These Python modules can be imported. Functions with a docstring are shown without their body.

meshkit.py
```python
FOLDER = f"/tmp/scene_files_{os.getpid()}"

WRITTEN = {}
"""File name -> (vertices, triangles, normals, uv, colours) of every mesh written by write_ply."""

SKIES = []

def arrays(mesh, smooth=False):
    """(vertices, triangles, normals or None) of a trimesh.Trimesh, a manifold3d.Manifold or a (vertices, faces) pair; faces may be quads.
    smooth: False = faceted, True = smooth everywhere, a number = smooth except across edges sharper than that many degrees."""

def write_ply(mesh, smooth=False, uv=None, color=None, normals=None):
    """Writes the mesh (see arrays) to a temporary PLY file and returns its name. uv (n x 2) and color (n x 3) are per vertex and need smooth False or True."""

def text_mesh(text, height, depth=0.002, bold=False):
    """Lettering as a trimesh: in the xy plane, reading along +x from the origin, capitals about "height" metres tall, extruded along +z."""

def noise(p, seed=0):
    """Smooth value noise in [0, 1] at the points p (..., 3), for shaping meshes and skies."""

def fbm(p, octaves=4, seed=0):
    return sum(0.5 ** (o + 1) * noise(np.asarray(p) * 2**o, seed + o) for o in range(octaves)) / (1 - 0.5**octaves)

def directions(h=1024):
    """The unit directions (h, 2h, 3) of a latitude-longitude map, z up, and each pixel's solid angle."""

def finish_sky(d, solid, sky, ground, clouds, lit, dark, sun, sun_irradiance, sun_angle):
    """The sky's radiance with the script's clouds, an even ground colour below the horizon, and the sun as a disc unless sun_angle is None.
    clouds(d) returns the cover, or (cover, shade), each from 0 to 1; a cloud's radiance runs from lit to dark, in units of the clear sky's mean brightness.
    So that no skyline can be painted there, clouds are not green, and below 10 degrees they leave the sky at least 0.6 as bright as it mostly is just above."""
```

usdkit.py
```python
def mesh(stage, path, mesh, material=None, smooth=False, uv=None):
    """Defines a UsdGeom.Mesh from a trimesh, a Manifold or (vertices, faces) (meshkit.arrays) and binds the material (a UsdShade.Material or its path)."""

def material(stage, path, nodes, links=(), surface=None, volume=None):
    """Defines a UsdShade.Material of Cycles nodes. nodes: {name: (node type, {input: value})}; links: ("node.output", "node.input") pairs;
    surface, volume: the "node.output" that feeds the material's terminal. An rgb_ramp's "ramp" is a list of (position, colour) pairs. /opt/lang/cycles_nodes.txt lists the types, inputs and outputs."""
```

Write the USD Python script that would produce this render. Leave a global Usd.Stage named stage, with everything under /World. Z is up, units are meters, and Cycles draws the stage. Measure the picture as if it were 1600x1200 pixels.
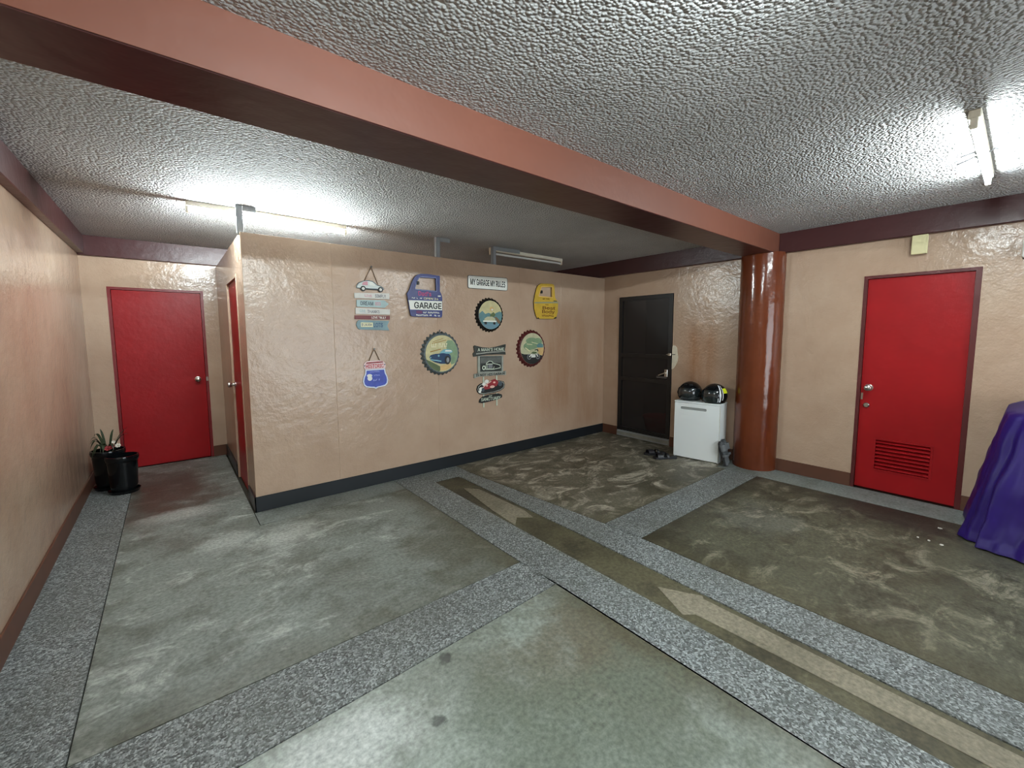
import math
import numpy as np
import trimesh
import shapely.geometry as sg
from shapely import affinity
from shapely.ops import unary_union
import manifold3d as m3
import meshkit
import usdkit
from pxr import Usd, UsdGeom, UsdLux, UsdShade, Gf, Sdf

stage = Usd.Stage.CreateInMemory()
UsdGeom.SetStageUpAxis(stage, UsdGeom.Tokens.z)
UsdGeom.SetStageMetersPerUnit(stage, 1.0)
UsdGeom.Xform.Define(stage, '/World')
UsdGeom.Scope.Define(stage, '/World/Looks')

# ------------------------------------------------------------------ camera
F_PX, PITCH, YAW, ROLL, CY = 652.65, 0.0909, 0.6854, -0.0039, 582.23
EXPOSURE = 0.22
cam = UsdGeom.Camera.Define(stage, '/World/Camera')
fw = np.array([math.sin(YAW) * math.cos(PITCH), math.cos(YAW) * math.cos(PITCH), -math.sin(PITCH)])
rt = np.array([math.cos(YAW), -math.sin(YAW), 0.0])
up = np.cross(rt, fw)
cr, sr = math.cos(ROLL), math.sin(ROLL)
rt, up = cr * rt + sr * up, -sr * rt + cr * up
M = Gf.Matrix4d(*rt, 0, *up, 0, *(-fw), 0, 0, 0, 1.5, 1)
cam.AddTransformOp().Set(M)
cam.CreateHorizontalApertureAttr(36.0)
cam.CreateVerticalApertureAttr(27.0)
cam.CreateFocalLengthAttr(36.0 * F_PX / 1600)
cam.CreateVerticalApertureOffsetAttr(-(600 - CY) / 1600 * 36.0)
cam.CreateClippingRangeAttr(Gf.Vec2f(0.02, 200))
cam.GetPrim().CreateAttribute('exposure', Sdf.ValueTypeNames.Float).Set(EXPOSURE)

# ------------------------------------------------------------------ sky (daylight through the gate behind the camera)
SKY = 1.7
TUBE_BACK, TUBE_NEAR, TUBE_RIGHT = 590.0, 345.0, 205.0   # three lit tubes, each with its own strength
dome = UsdLux.DomeLight.Define(stage, '/World/Sky')
dome.CreateIntensityAttr(SKY)
dome.CreateColorAttr(Gf.Vec3f(0.86, 0.95, 1.0))

# ------------------------------------------------------------------ room numbers
XL, XR, YP, YB, XE = -0.687, 5.11, 4.042, 6.315, 0.490
ZP, ZB, ZC = 2.33, 2.345, 2.55
BY0, BY1 = 1.71, 2.037
YR = -3.4


def srgb(r, g, b):
    c = np.array([r, g, b]) / 255.0
    return tuple(np.where(c <= 0.04045, c / 12.92, ((c + 0.055) / 1.055) ** 2.4))


# ------------------------------------------------------------------ naming
used = {}


def numbered(path):
    n = used.get(path, 0)
    used[path] = n + 1
    return path if n == 0 else '%s_%03d' % (path, n)


def setc(prim, label=None, category=None, group=None, kind=None):
    for k, v in (('label', label), ('category', category), ('group', group), ('kind', kind)):
        if v:
            prim.SetCustomDataByKey(k, v)


def tri(m):
    if isinstance(m, (list, tuple)):
        return trimesh.util.concatenate([tri(x) for x in m])
    if hasattr(m, 'to_mesh'):
        q = m.to_mesh()
        return trimesh.Trimesh(np.array(q.vert_properties[:, :3]), np.array(q.tri_verts), process=False)
    return m


class Part:
    def __init__(self, prim, base):
        self.prim, self.base = prim, base

    def add(self, name, mesh, material, smooth=False, label=None, kind=None):
        m = tri(mesh).copy()
        m.apply_translation(-self.base)
        path = numbered('%s/%s' % (self.prim.GetPath(), name))
        p = usdkit.mesh(stage, path, m, material, smooth).GetPrim()
        setc(p, label, None, None, kind)
        return Part(p, self.base)


def thing(name, label, category, base=(0, 0, 0), group=None, kind=None):
    path = numbered('/World/' + name)
    x = UsdGeom.Xform.Define(stage, path)
    x.AddTranslateOp().Set(Gf.Vec3d(*map(float, base)))
    setc(x.GetPrim(), label, category, group, kind)
    return Part(x.GetPrim(), np.array(base, float))


def single(name, mesh, material, label, category, group=None, kind=None, smooth=False):
    path = numbered('/World/' + name)
    p = usdkit.mesh(stage, path, tri(mesh), material, smooth).GetPrim()
    setc(p, label, category, group, kind)
    return Part(p, np.zeros(3))


# ------------------------------------------------------------------ shapes
def box(x0, x1, y0, y1, z0, z1, c=0.0):
    if c <= 0:
        m = trimesh.creation.box((x1 - x0, y1 - y0, z1 - z0))
        m.apply_translation(((x0 + x1) / 2, (y0 + y1) / 2, (z0 + z1) / 2))
        return m
    pts = []
    for a in (0, 1):
        for b in (0, 1):
            for d in (0, 1):
                x, y, z = (x0, x1)[a], (y0, y1)[b], (z0, z1)[d]
                sx, sy, sz = c * (1 - 2 * a), c * (1 - 2 * b), c * (1 - 2 * d)
                pts += [(x, y + sy, z + sz), (x + sx, y, z + sz), (x + sx, y + sy, z)]
    return trimesh.convex.convex_hull(np.array(pts))


def rod(p, q, r, n=12):
    return trimesh.creation.cylinder(radius=r, segment=[p, q], sections=n)


def path_tube(pts, r, n=8):
    out = []
    for a, b in zip(pts[:-1], pts[1:]):
        out.append(rod(a, b, r, n))
    for a in pts[1:-1]:
        s = trimesh.creation.icosphere(1, r)
        s.apply_translation(a)
        out.append(s)
    return tri(out)


def lathe(profile, n=40, axis='z', at=(0, 0, 0)):
    """profile of (radius, height)"""
    m = trimesh.creation.revolve(np.array(profile, float), sections=n)
    if axis == '-x':
        m.apply_transform(trimesh.transformations.rotation_matrix(-math.pi / 2, (0, 1, 0)))
    if axis == '-y':
        m.apply_transform(trimesh.transformations.rotation_matrix(math.pi / 2, (1, 0, 0)))
    m.apply_translation(at)
    return m


def extr(poly, d):
    gs = [g for g in getattr(poly, 'geoms', [poly]) if g.area > 1e-9]
    return trimesh.util.concatenate([trimesh.creation.extrude_polygon(g, d, engine='earcut') for g in gs])


def on_y(poly, yfront, d):
    """polygon in (X, Z) extruded: front at y = yfront, thickness d going away (+y)"""
    m = extr(poly, d)
    v = m.vertices.copy()
    return trimesh.Trimesh(np.c_[v[:, 0], yfront + d - v[:, 2], v[:, 1]], m.faces, process=False)


def on_x(poly, xfront, d):
    """polygon in (Y, Z), front facing -x at x = xfront"""
    m = extr(poly, d)
    v = m.vertices.copy()
    return trimesh.Trimesh(np.c_[xfront + d - v[:, 2], v[:, 0], v[:, 1]], m.faces[:, ::-1], process=False)


def on_z(poly, ztop, d):
    m = extr(poly, d)
    m.apply_translation((0, 0, ztop - d))
    return m


def rect(x0, x1, z0, z1, r=0.0):
    b = sg.box(x0, z0, x1, z1)
    return b.buffer(-r).buffer(r, quad_segs=5) if r else b


def words(text, x0, x1, z0, z1, yfront, d=0.002, bold=True):
    m = meshkit.text_mesh(text, 1.0, 1.0, bold=bold)
    lo, hi = m.bounds
    v = m.vertices
    X = x0 + (v[:, 0] - lo[0]) / (hi[0] - lo[0]) * (x1 - x0)
    Z = z0 + (v[:, 1] - lo[1]) / (hi[1] - lo[1]) * (z1 - z0)
    Y = yfront - v[:, 2] * d
    return trimesh.Trimesh(np.c_[X, Y, Z], m.faces, process=False)


def circ(x, z, r, q=10):
    return sg.Point(x, z).buffer(r, quad_segs=q)


def ell(x, z, a, b, q=10):
    return affinity.scale(circ(x, z, 1, q), a, b, origin=(x, z))


# ------------------------------------------------------------------ materials
def mat(name, color, rough=0.5, spec=0.5, metallic=0.0, var=0.0, vscale=3.0, bump=0.0, bscale=30.0, coat=0.0, **kw):
    nodes = {'p': ('principled_bsdf', dict(roughness=rough, specular_ior_level=spec, metallic=metallic, base_color=color, coat_weight=coat, **kw)),
             'g': ('geometry', {})}
    links = []
    if var:
        c = np.array(color)
        nodes['n'] = ('noise_texture', {'scale': vscale, 'detail': 5.0, 'roughness': 0.6})
        nodes['r'] = ('rgb_ramp', {'ramp': [(0.25, tuple(c * (1 - var))), (0.75, tuple(np.minimum(c * (1 + var), 0.95)))]})
        links += [('g.position', 'n.vector'), ('n.fac', 'r.fac'), ('r.color', 'p.base_color')]
    if bump:
        nodes['bn'] = ('noise_texture', {'scale': bscale, 'detail': 3.0})
        nodes['b'] = ('bump', {'strength': 1.0, 'distance': bump})
        links += [('g.position', 'bn.vector'), ('bn.fac', 'b.height'), ('b.normal', 'p.normal')]
    return usdkit.material(stage, '/World/Looks/' + name, nodes, links, surface='p.BSDF')


def emit(name, color, strength):
    return usdkit.material(stage, '/World/Looks/' + name, {'e': ('emission', {'color': color, 'strength': strength})}, [], surface='e.emission')


def wall_paint(name, a, b, streaks=(), rough=0.21, bump=0.0085):
    """tan enamel: two close tones, soft lumps under the gloss; streaks = [(axis, u0, u1, u2, u3, z0, z1, z2, z3, colour, amount)]"""
    nodes = {'g': ('geometry', {}), 's': ('separate_xyz', {}),
             'n': ('noise_texture', {'scale': 1.1, 'detail': 6.0, 'roughness': 0.62}),
             'r': ('rgb_ramp', {'ramp': [(0.3, a), (0.7, b)]}),
             'bn': ('noise_texture', {'scale': 7.0, 'detail': 4.0, 'roughness': 0.65}),
             'b': ('bump', {'strength': 1.0, 'distance': bump}),
             'p': ('principled_bsdf', {'roughness': rough, 'specular_ior_level': 0.45})}
    links = [('g.position', 'n.vector'), ('g.position', 'bn.vector'), ('g.position', 's.vector'), ('n.fac', 'r.fac'),
             ('bn.fac', 'b.height'), ('b.normal', 'p.normal')]
    out = 'r.color'
    if streaks:
        nodes['sm'] = ('mapping', {'scale': (4.5, 4.5, 0.8)})
        nodes['sn'] = ('noise_texture', {'scale': 1.0, 'detail': 5.0, 'roughness': 0.65})
        nodes['sr'] = ('map_range', {'range_type': 'smoothstep', 'from_min': 0.28, 'from_max': 0.72, 'to_min': 0.35, 'to_max': 1.0})
        links += [('g.position', 'sm.vector'), ('sm.vector', 'sn.vector'), ('sn.fac', 'sr.value')]
    for k, (ax, u0, u1, u2, u3, z0, z1, z2, z3, col, amt) in enumerate(streaks):
        def m(tag, src, lo, hi, inv=False):
            nodes[tag] = ('map_range', {'range_type': 'smoothstep', 'from_min': lo, 'from_max': hi, 'to_min': 1.0 if inv else 0.0, 'to_max': 0.0 if inv else 1.0})
            links.append((src, tag + '.value'))
            return tag + '.result'
        ins = [m('ua%d' % k, 's.' + ax, u0, u1), m('ub%d' % k, 's.' + ax, u2, u3, True), m('za%d' % k, 's.z', z0, z1), m('zb%d' % k, 's.z', z2, z3, True), 'sr.result']
        cur = ins[0]
        for j, i in enumerate(ins[1:]):
            t = 'mm%d_%d' % (k, j)
            nodes[t] = ('math', {'math_type': 'multiply'})
            links += [(cur, t + '.value1'), (i, t + '.value2')]
            cur = t + '.value'
        t = 'am%d' % k
        nodes[t] = ('math', {'math_type': 'multiply', 'value2': amt})
        links.append((cur, t + '.value1'))
        nodes['mx%d' % k] = ('mix_color', {'b': col})
        links += [(t + '.value', 'mx%d.fac' % k), (out, 'mx%d.a' % k)]
        out = 'mx%d.result' % k
    links.append((out, 'p.base_color'))
    return usdkit.material(stage, '/World/Looks/' + name, nodes, links, surface='p.BSDF')


TAN_A, TAN_B = srgb(172, 144, 122), srgb(190, 166, 144)
RUST, SOOT = srgb(146, 98, 60), srgb(70, 58, 52)
tan_front = wall_paint('tan_front', TAN_A, TAN_B, [('x', 3.5, 4.0, 4.1, 4.9, 0.1, 0.7, 1.6, 2.1, RUST, 0.6), ('x', 4.3, 4.7, 5.2, 5.4, 0.0, 0.3, 1.2, 2.2, RUST, 0.4)])
tan_right = wall_paint('tan_right', TAN_A, TAN_B, [('y', 2.25, 2.5, 2.6, 2.85, 0.6, 0.9, 1.4, 1.8, RUST, 0.85)])
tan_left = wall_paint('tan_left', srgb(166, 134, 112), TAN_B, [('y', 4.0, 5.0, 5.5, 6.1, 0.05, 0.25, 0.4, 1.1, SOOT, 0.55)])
tan_plain = wall_paint('tan_plain', TAN_A, TAN_B)
maroon = mat('maroon_tone', srgb(70, 36, 37), 0.35, var=0.12, vscale=2, bump=0.004, bscale=9)
salmon = mat('salmon_tone', srgb(106, 61, 45), 0.5, var=0.07, vscale=2, bump=0.003, bscale=8)
column_paint = mat('column_paint', srgb(102, 48, 25), 0.15, var=0.22, vscale=2.2, bump=0.006, bscale=6)
brown_base = mat('brown_base', srgb(92, 58, 42), 0.45, var=0.15, vscale=5)
black_base = mat('black_base', srgb(24, 29, 34), 0.35, var=0.1, vscale=4)
red_door = mat('red_door', srgb(152, 16, 22), 0.38, 0.3, var=0.10, vscale=2.5, bump=0.002, bscale=14)
red_frame = mat('red_frame', srgb(120, 22, 26), 0.4, var=0.1)
dark_red = mat('dark_red', srgb(84, 26, 26), 0.45, var=0.1)
steel = mat('steel', (0.62, 0.6, 0.56), 0.25, metallic=1.0)
dark_steel = mat('dark_steel', (0.12, 0.12, 0.12), 0.35, metallic=0.6)
zinc = mat('zinc', srgb(138, 142, 144), 0.5, var=0.1)
black_gloss = mat('black_gloss', (0.004, 0.005, 0.006), 0.07, 0.35)
black_matte = mat('black_matte', srgb(28, 27, 28), 0.55, var=0.2, vscale=12)
door_black = mat('door_black', srgb(20, 19, 20), 0.4)
white_lam = mat('white_laminate', srgb(240, 247, 248), 0.3)
white_paint = mat('white_paint', srgb(225, 224, 216), 0.4)
plaster = mat('plaster', srgb(216, 208, 188), 0.8, var=0.08, vscale=20)
cream_plastic = mat('cream_plastic', srgb(214, 206, 160), 0.4)
cement_grey = mat('cement_grey', srgb(130, 130, 122), 0.7, var=0.25, vscale=6)


def stucco():
    nodes = {'g': ('geometry', {}), 'n': ('noise_texture', {'scale': 1.3, 'detail': 4.0}),
             'r': ('rgb_ramp', {'ramp': [(0.3, srgb(172, 172, 171)), (0.7, srgb(192, 192, 192))]}),
             'v': ('voronoi_texture', {'feature': 'smooth_f1', 'scale': 68.0, 'smoothness': 0.35, 'detail': 0.0}),
             'n2': ('noise_texture', {'scale': 52.0, 'detail': 3.0, 'roughness': 0.55}),
             'mh': ('math', {'math_type': 'multiply', 'value2': 0.45}), 'm': ('math', {'math_type': 'subtract'}),
             'b': ('bump', {'strength': 1.0, 'distance': 0.0155}),
             'p': ('principled_bsdf', {'roughness': 0.75, 'specular_ior_level': 0.2})}
    links = [('g.position', 'n.vector'), ('n.fac', 'r.fac'), ('r.color', 'p.base_color'), ('g.position', 'v.vector'), ('g.position', 'n2.vector'),
             ('n2.fac', 'mh.value1'), ('mh.value', 'm.value1'), ('v.distance', 'm.value2'), ('m.value', 'b.height'), ('b.normal', 'p.normal')]
    return usdkit.material(stage, '/World/Looks/stucco', nodes, links, surface='p.BSDF')


def concrete(name, dark, mid, light, rough=0.5, amount=1.0, spots=(), blobs=(), edges=()):
    """trowelled, tyre-worn cement: broad dirt, pale scuffs, grime flecks, fine grain; spots = small oil marks (x, y, r),
    blobs = broad stains (x, y, rx, ry, colour, amount), edges = dirt gathered along a joint (axis, from, to, colour, amount)"""
    nodes = {'g': ('geometry', {}), 's': ('separate_xyz', {}),
             'n1': ('noise_texture', {'scale': 1.1, 'detail': 6.0, 'roughness': 0.66, 'distortion': 0.4}),
             'r1': ('rgb_ramp', {'ramp': [(0.30, dark), (0.5, mid), (0.62, mid), (0.78, light)]}),
             'mp': ('mapping', {'scale': (2.6, 4.2, 1.0), 'rotation': (0, 0, 0.6)}),
             'n2': ('noise_texture', {'scale': 1.0, 'detail': 6.0, 'roughness': 0.72, 'distortion': 1.2}),
             'r2': ('map_range', {'range_type': 'smoothstep', 'from_min': 0.50 - 0.12 * (amount - 1), 'from_max': 0.68 - 0.12 * (amount - 1), 'to_min': 0.0, 'to_max': 0.75 * amount}),
             'mx': ('mix_color', {'b': light}),
             'n4': ('noise_texture', {'scale': 3.4, 'detail': 6.0, 'roughness': 0.72}),
             'r4': ('map_range', {'range_type': 'smoothstep', 'from_min': 0.47, 'from_max': 0.66, 'to_min': 0.0, 'to_max': 0.75}),
             'mx2': ('mix_color', {'b': dark}),
             'n3': ('noise_texture', {'scale': 48.0, 'detail': 5.0, 'roughness': 0.6}),
             'r3': ('map_range', {'from_min': 0.3, 'from_max': 0.7, 'to_min': 0.66, 'to_max': 1.34}),
             'mg': ('mix_color', {'blend_type': 'multiply', 'fac': 1.0, 'use_clamp': False}),
             'b': ('bump', {'strength': 0.6, 'distance': 0.006}),
             'rr': ('map_range', {'from_min': 0.3, 'from_max': 0.7, 'to_min': rough - 0.1, 'to_max': rough + 0.12}),
             'cc': ('combine_color', {}),
             'p': ('principled_bsdf', {'specular_ior_level': 0.4})}
    links = [('g.position', 'n1.vector'), ('g.position', 's.vector'), ('g.position', 'mp.vector'), ('mp.vector', 'n2.vector'), ('g.position', 'n3.vector'), ('g.position', 'n4.vector'), ('n1.fac', 'r1.fac'),
             ('n2.fac', 'r2.value'), ('r2.result', 'mx.fac'), ('r1.color', 'mx.a'), ('n4.fac', 'r4.value'), ('r4.result', 'mx2.fac'), ('mx.result', 'mx2.a'),
             ('n3.fac', 'r3.value'), ('r3.result', 'cc.r'), ('r3.result', 'cc.g'), ('r3.result', 'cc.b'), ('cc.color', 'mg.b'),
             ('n2.fac', 'b.height'), ('b.normal', 'p.normal'), ('n1.fac', 'rr.value'), ('rr.result', 'p.roughness')]
    out = 'mx2.result'

    def blend(tag, fac, col):
        nonlocal out
        nodes[tag] = ('mix_color', {'b': col})
        links.extend([(fac, tag + '.fac'), (out, tag + '.a')])
        out = tag + '.result'

    nodes['w'] = ('noise_texture', {'scale': 2.6, 'detail': 5.0, 'roughness': 0.7})
    links.append(('g.position', 'w.vector'))
    for k, (x, y, rx, ry, col, amt) in enumerate(blobs):
        nodes['bm%d' % k] = ('mapping', {'location': (-x / rx, -y / ry, 0.0), 'scale': (1 / rx, 1 / ry, 0.0)})
        nodes['bl%d' % k] = ('vector_math', {'math_type': 'length'})
        nodes['bw%d' % k] = ('math', {'math_type': 'multiply_add', 'value2': 2.6, 'value3': -1.3})
        nodes['bs%d' % k] = ('math', {'math_type': 'add'})
        nodes['br%d' % k] = ('map_range', {'range_type': 'smoothstep', 'from_min': 0.35, 'from_max': 1.15, 'to_min': amt, 'to_max': 0.0})
        links += [('g.position', 'bm%d.vector' % k), ('bm%d.vector' % k, 'bl%d.vector1' % k), ('w.fac', 'bw%d.value1' % k), ('bl%d.value' % k, 'bs%d.value1' % k), ('bw%d.value' % k, 'bs%d.value2' % k), ('bs%d.value' % k, 'br%d.value' % k)]
        blend('bx%d' % k, 'br%d.result' % k, col)
    for k, (ax, u0, u1, col, amt) in enumerate(edges):
        nodes['em%d' % k] = ('map_range', {'range_type': 'linear', 'from_min': u0, 'from_max': u1, 'to_min': -0.45, 'to_max': 1.0})
        nodes['ea%d' % k] = ('math', {'math_type': 'multiply_add', 'value2': 1.6, 'value3': -0.8})
        nodes['es%d' % k] = ('math', {'math_type': 'add'})
        nodes['er%d' % k] = ('map_range', {'range_type': 'smoothstep', 'from_min': 0.0, 'from_max': 1.0, 'to_min': 0.0, 'to_max': amt})
        links += [('s.' + ax, 'em%d.value' % k), ('w.fac', 'ea%d.value1' % k), ('em%d.result' % k, 'es%d.value1' % k), ('ea%d.value' % k, 'es%d.value2' % k), ('es%d.value' % k, 'er%d.value' % k)]
        blend('ex%d' % k, 'er%d.result' % k, col)
    for k, (x, y, r) in enumerate(spots):
        nodes['d%d' % k] = ('vector_math', {'math_type': 'distance', 'vector2': (x, y, 0.0)})
        nodes['o%d' % k] = ('noise_texture', {'scale': 30.0, 'detail': 3.0})
        nodes['oa%d' % k] = ('math', {'math_type': 'multiply_add', 'value2': -0.05, 'value3': 0.025})
        nodes['os%d' % k] = ('math', {'math_type': 'add'})
        nodes['dr%d' % k] = ('map_range', {'range_type': 'smoothstep', 'from_min': r * 0.6, 'from_max': r * 1.25, 'to_min': 0.7, 'to_max': 0.0})
        links += [('g.position', 'd%d.vector1' % k), ('g.position', 'o%d.vector' % k), ('o%d.fac' % k, 'oa%d.value1' % k), ('oa%d.value' % k, 'os%d.value1' % k), ('d%d.value' % k, 'os%d.value2' % k), ('os%d.value' % k, 'dr%d.value' % k)]
        blend('ds%d' % k, 'dr%d.result' % k, srgb(46, 46, 44))
    links += [(out, 'mg.a'), ('mg.result', 'p.base_color')]
    return usdkit.material(stage, '/World/Looks/' + name, nodes, links, surface='p.BSDF')


def pebbles():
    nodes = {'g': ('geometry', {}),
             'v': ('voronoi_texture', {'feature': 'f1', 'scale': 125.0}),
             'sc': ('separate_color', {}),
             'r': ('rgb_ramp', {'ramp': [(0.0, srgb(58, 61, 61)), (0.35, srgb(98, 103, 103)), (0.7, srgb(134, 140, 140)), (1.0, srgb(178, 184, 184))]}),
             'n': ('noise_texture', {'scale': 1.6, 'detail': 5.0, 'roughness': 0.6}),
             'rn': ('map_range', {'from_min': 0.3, 'from_max': 0.7, 'to_min': 0.0, 'to_max': 0.55}),
             'mx': ('mix_color', {'b': srgb(92, 94, 86)}),
             'b': ('bump', {'strength': 0.5, 'distance': 0.006, 'invert': True}),
             'p': ('principled_bsdf', {'roughness': 0.5, 'specular_ior_level': 0.4})}
    links = [('g.position', 'v.vector'), ('v.color', 'sc.color'), ('sc.r', 'r.fac'), ('g.position', 'n.vector'), ('n.fac', 'rn.value'), ('rn.result', 'mx.fac'),
             ('r.color', 'mx.a'), ('mx.result', 'p.base_color'), ('v.distance', 'b.height'), ('b.normal', 'p.normal')]
    return usdkit.material(stage, '/World/Looks/washed_pebbles', nodes, links, surface='p.BSDF')


stucco_mat = stucco()
pebble_mat = pebbles()
OLIVE, BROWN, PALE = srgb(70, 66, 46), srgb(74, 56, 46), srgb(182, 186, 180)
con_left = concrete('concrete_left', srgb(84, 86, 76), srgb(124, 130, 124), srgb(176, 180, 174), 0.5,
                    blobs=((-0.1, 5.2, 0.5, 1.1, BROWN, 0.75), (1.45, 2.5, 0.35, 0.6, OLIVE, 0.6), (0.6, 3.4, 0.30, 0.22, PALE, 0.6), (0.2, 3.6, 0.25, 0.18, PALE, 0.5), (0.0, 4.4, 0.28, 0.15, PALE, 0.5)),
                    edges=(('x', 1.35, 1.71, OLIVE, 0.7), ('y', 2.35, 2.02, OLIVE, 0.35)))
con_near = concrete('concrete_near', srgb(104, 108, 98), srgb(136, 143, 135), srgb(160, 166, 160), 0.5, 0.7, spots=((0.902, 1.611, 0.035), (0.722, 1.345, 0.028)),
                    blobs=((0.42, 1.45, 0.36, 0.24, srgb(190, 194, 190), 0.6), (1.5, 1.15, 0.5, 0.55, srgb(88, 80, 62), 0.8), (1.05, 0.85, 0.75, 0.5, srgb(98, 106, 94), 0.75)), edges=(('x', 1.45, 1.74, OLIVE, 0.65),))
con_right = concrete('concrete_right', srgb(50, 47, 36), srgb(80, 79, 64), srgb(128, 124, 106), 0.5, 1.15,
                     blobs=((4.6, 0.55, 0.45, 0.55, srgb(42, 36, 32), 0.85), (3.6, 1.3, 0.5, 0.3, PALE, 0.1)), edges=(('x', 2.95, 2.62, OLIVE, 0.5), ('y', 1.35, 1.69, srgb(52, 48, 36), 0.7), ('x', 4.4, 4.72, srgb(48, 40, 34), 0.6)))
con_far = concrete('concrete_far', srgb(64, 60, 47), srgb(100, 96, 82), srgb(172, 166, 150), 0.5, 1.3, edges=(('y', 2.35, 2.02, OLIVE, 0.6), ('x', 2.85, 2.5, OLIVE, 0.5)))
con_border = concrete('concrete_border', srgb(96, 100, 94), srgb(122, 128, 124), srgb(150, 154, 150), 0.55, 0.5)
con_channel = concrete('concrete_channel', srgb(48, 44, 32), srgb(84, 80, 60), srgb(120, 116, 94), 0.6, 0.5)
con_patch = concrete('concrete_patch', srgb(104, 98, 82), srgb(130, 123, 106), srgb(148, 141, 124), 0.65, 0.4)
con_joint = mat('joint_dirt', srgb(52, 50, 40), 0.8)

# ------------------------------------------------------------------ floor
floor = thing('floor', 'worn grey cement garage floor divided by bands of washed pebbles', None, (0, 0, 0), kind='structure')
floor.add('base', box(XL - 0.1, XR + 0.1, YR - 0.2, YB + 0.1, -0.12, -0.012), con_joint)
T = 0.03
J = 0.0028


def fl(name, pts, material, top=0.0, label=None):
    p = sg.Polygon(pts).buffer(-J)
    m = on_z(p, top, T)
    return floor.add(name, m, material, label=label)


def fr(name, x0, x1, y0, y1, material, top=0.0, label=None):
    return fl(name, [(x0, y0), (x1, y0), (x1, y1), (x0, y1)], material, top, label)


S1, S2 = 1.69, 2.015           # strip under the beam
fr('pebble_strip', XL, -0.37, YR, YB, pebble_mat, label='grey pebble border along the left wall')
fl('pebble_strip', [(-0.37, 1.62), (1.73, S1), (1.71, S2), (-0.37, S2)], pebble_mat)
fl('pebble_strip', [(2.61, S1), (4.72, S1), (4.72, S2), (2.595, S2)], pebble_mat)
fl('pebble_strip', [(1.72, YR), (2.015, YR), (2.02, 3.72), (1.71, 3.72)], pebble_mat)
fl('pebble_strip', [(2.27, YR), (2.58, YR), (2.61, S1), (2.595, S2), (2.46, 3.72), (2.30, 3.72), (2.31, 1.95)], pebble_mat)
fl('drain_channel', [(2.015, YR), (2.27, YR), (2.31, 1.95), (2.30, 3.72), (2.02, 3.72)], con_channel, -0.004, 'dirty olive cement channel between the pebble bands')
fr('pebble_strip', 1.71, 2.46, 3.72, YP, pebble_mat)
fr('cement_border', XE - 0.02, 1.71, 3.74, YP, con_border)
fr('cement_border', 2.46, XR, 3.74, YP, con_far)
fr('cement_border', 4.72, XR, YR, S2 + 0.1, con_border)
fl('cement_slab', [(-0.37, S2), (1.71, S2), (1.71, 3.74), (XE - 0.02, 3.74), (XE - 0.02, YB), (-0.37, YB)], con_left)
fl('cement_slab', [(2.595, S2), (4.72, S2), (4.72, S2 + 0.1), (XR, S2 + 0.1), (XR, 3.74), (2.46, 3.74)], con_far)
fl('cement_slab', [(-0.37, YR), (1.72, YR), (1.73, S1), (-0.37, 1.62)], con_near)
fl('cement_slab', [(2.58, YR), (4.72, YR), (4.72, S1), (2.61, S1)], con_right)
fr('cement_slab', XE + 0.11, XR, YP + 0.11, YB, con_far)
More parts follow.
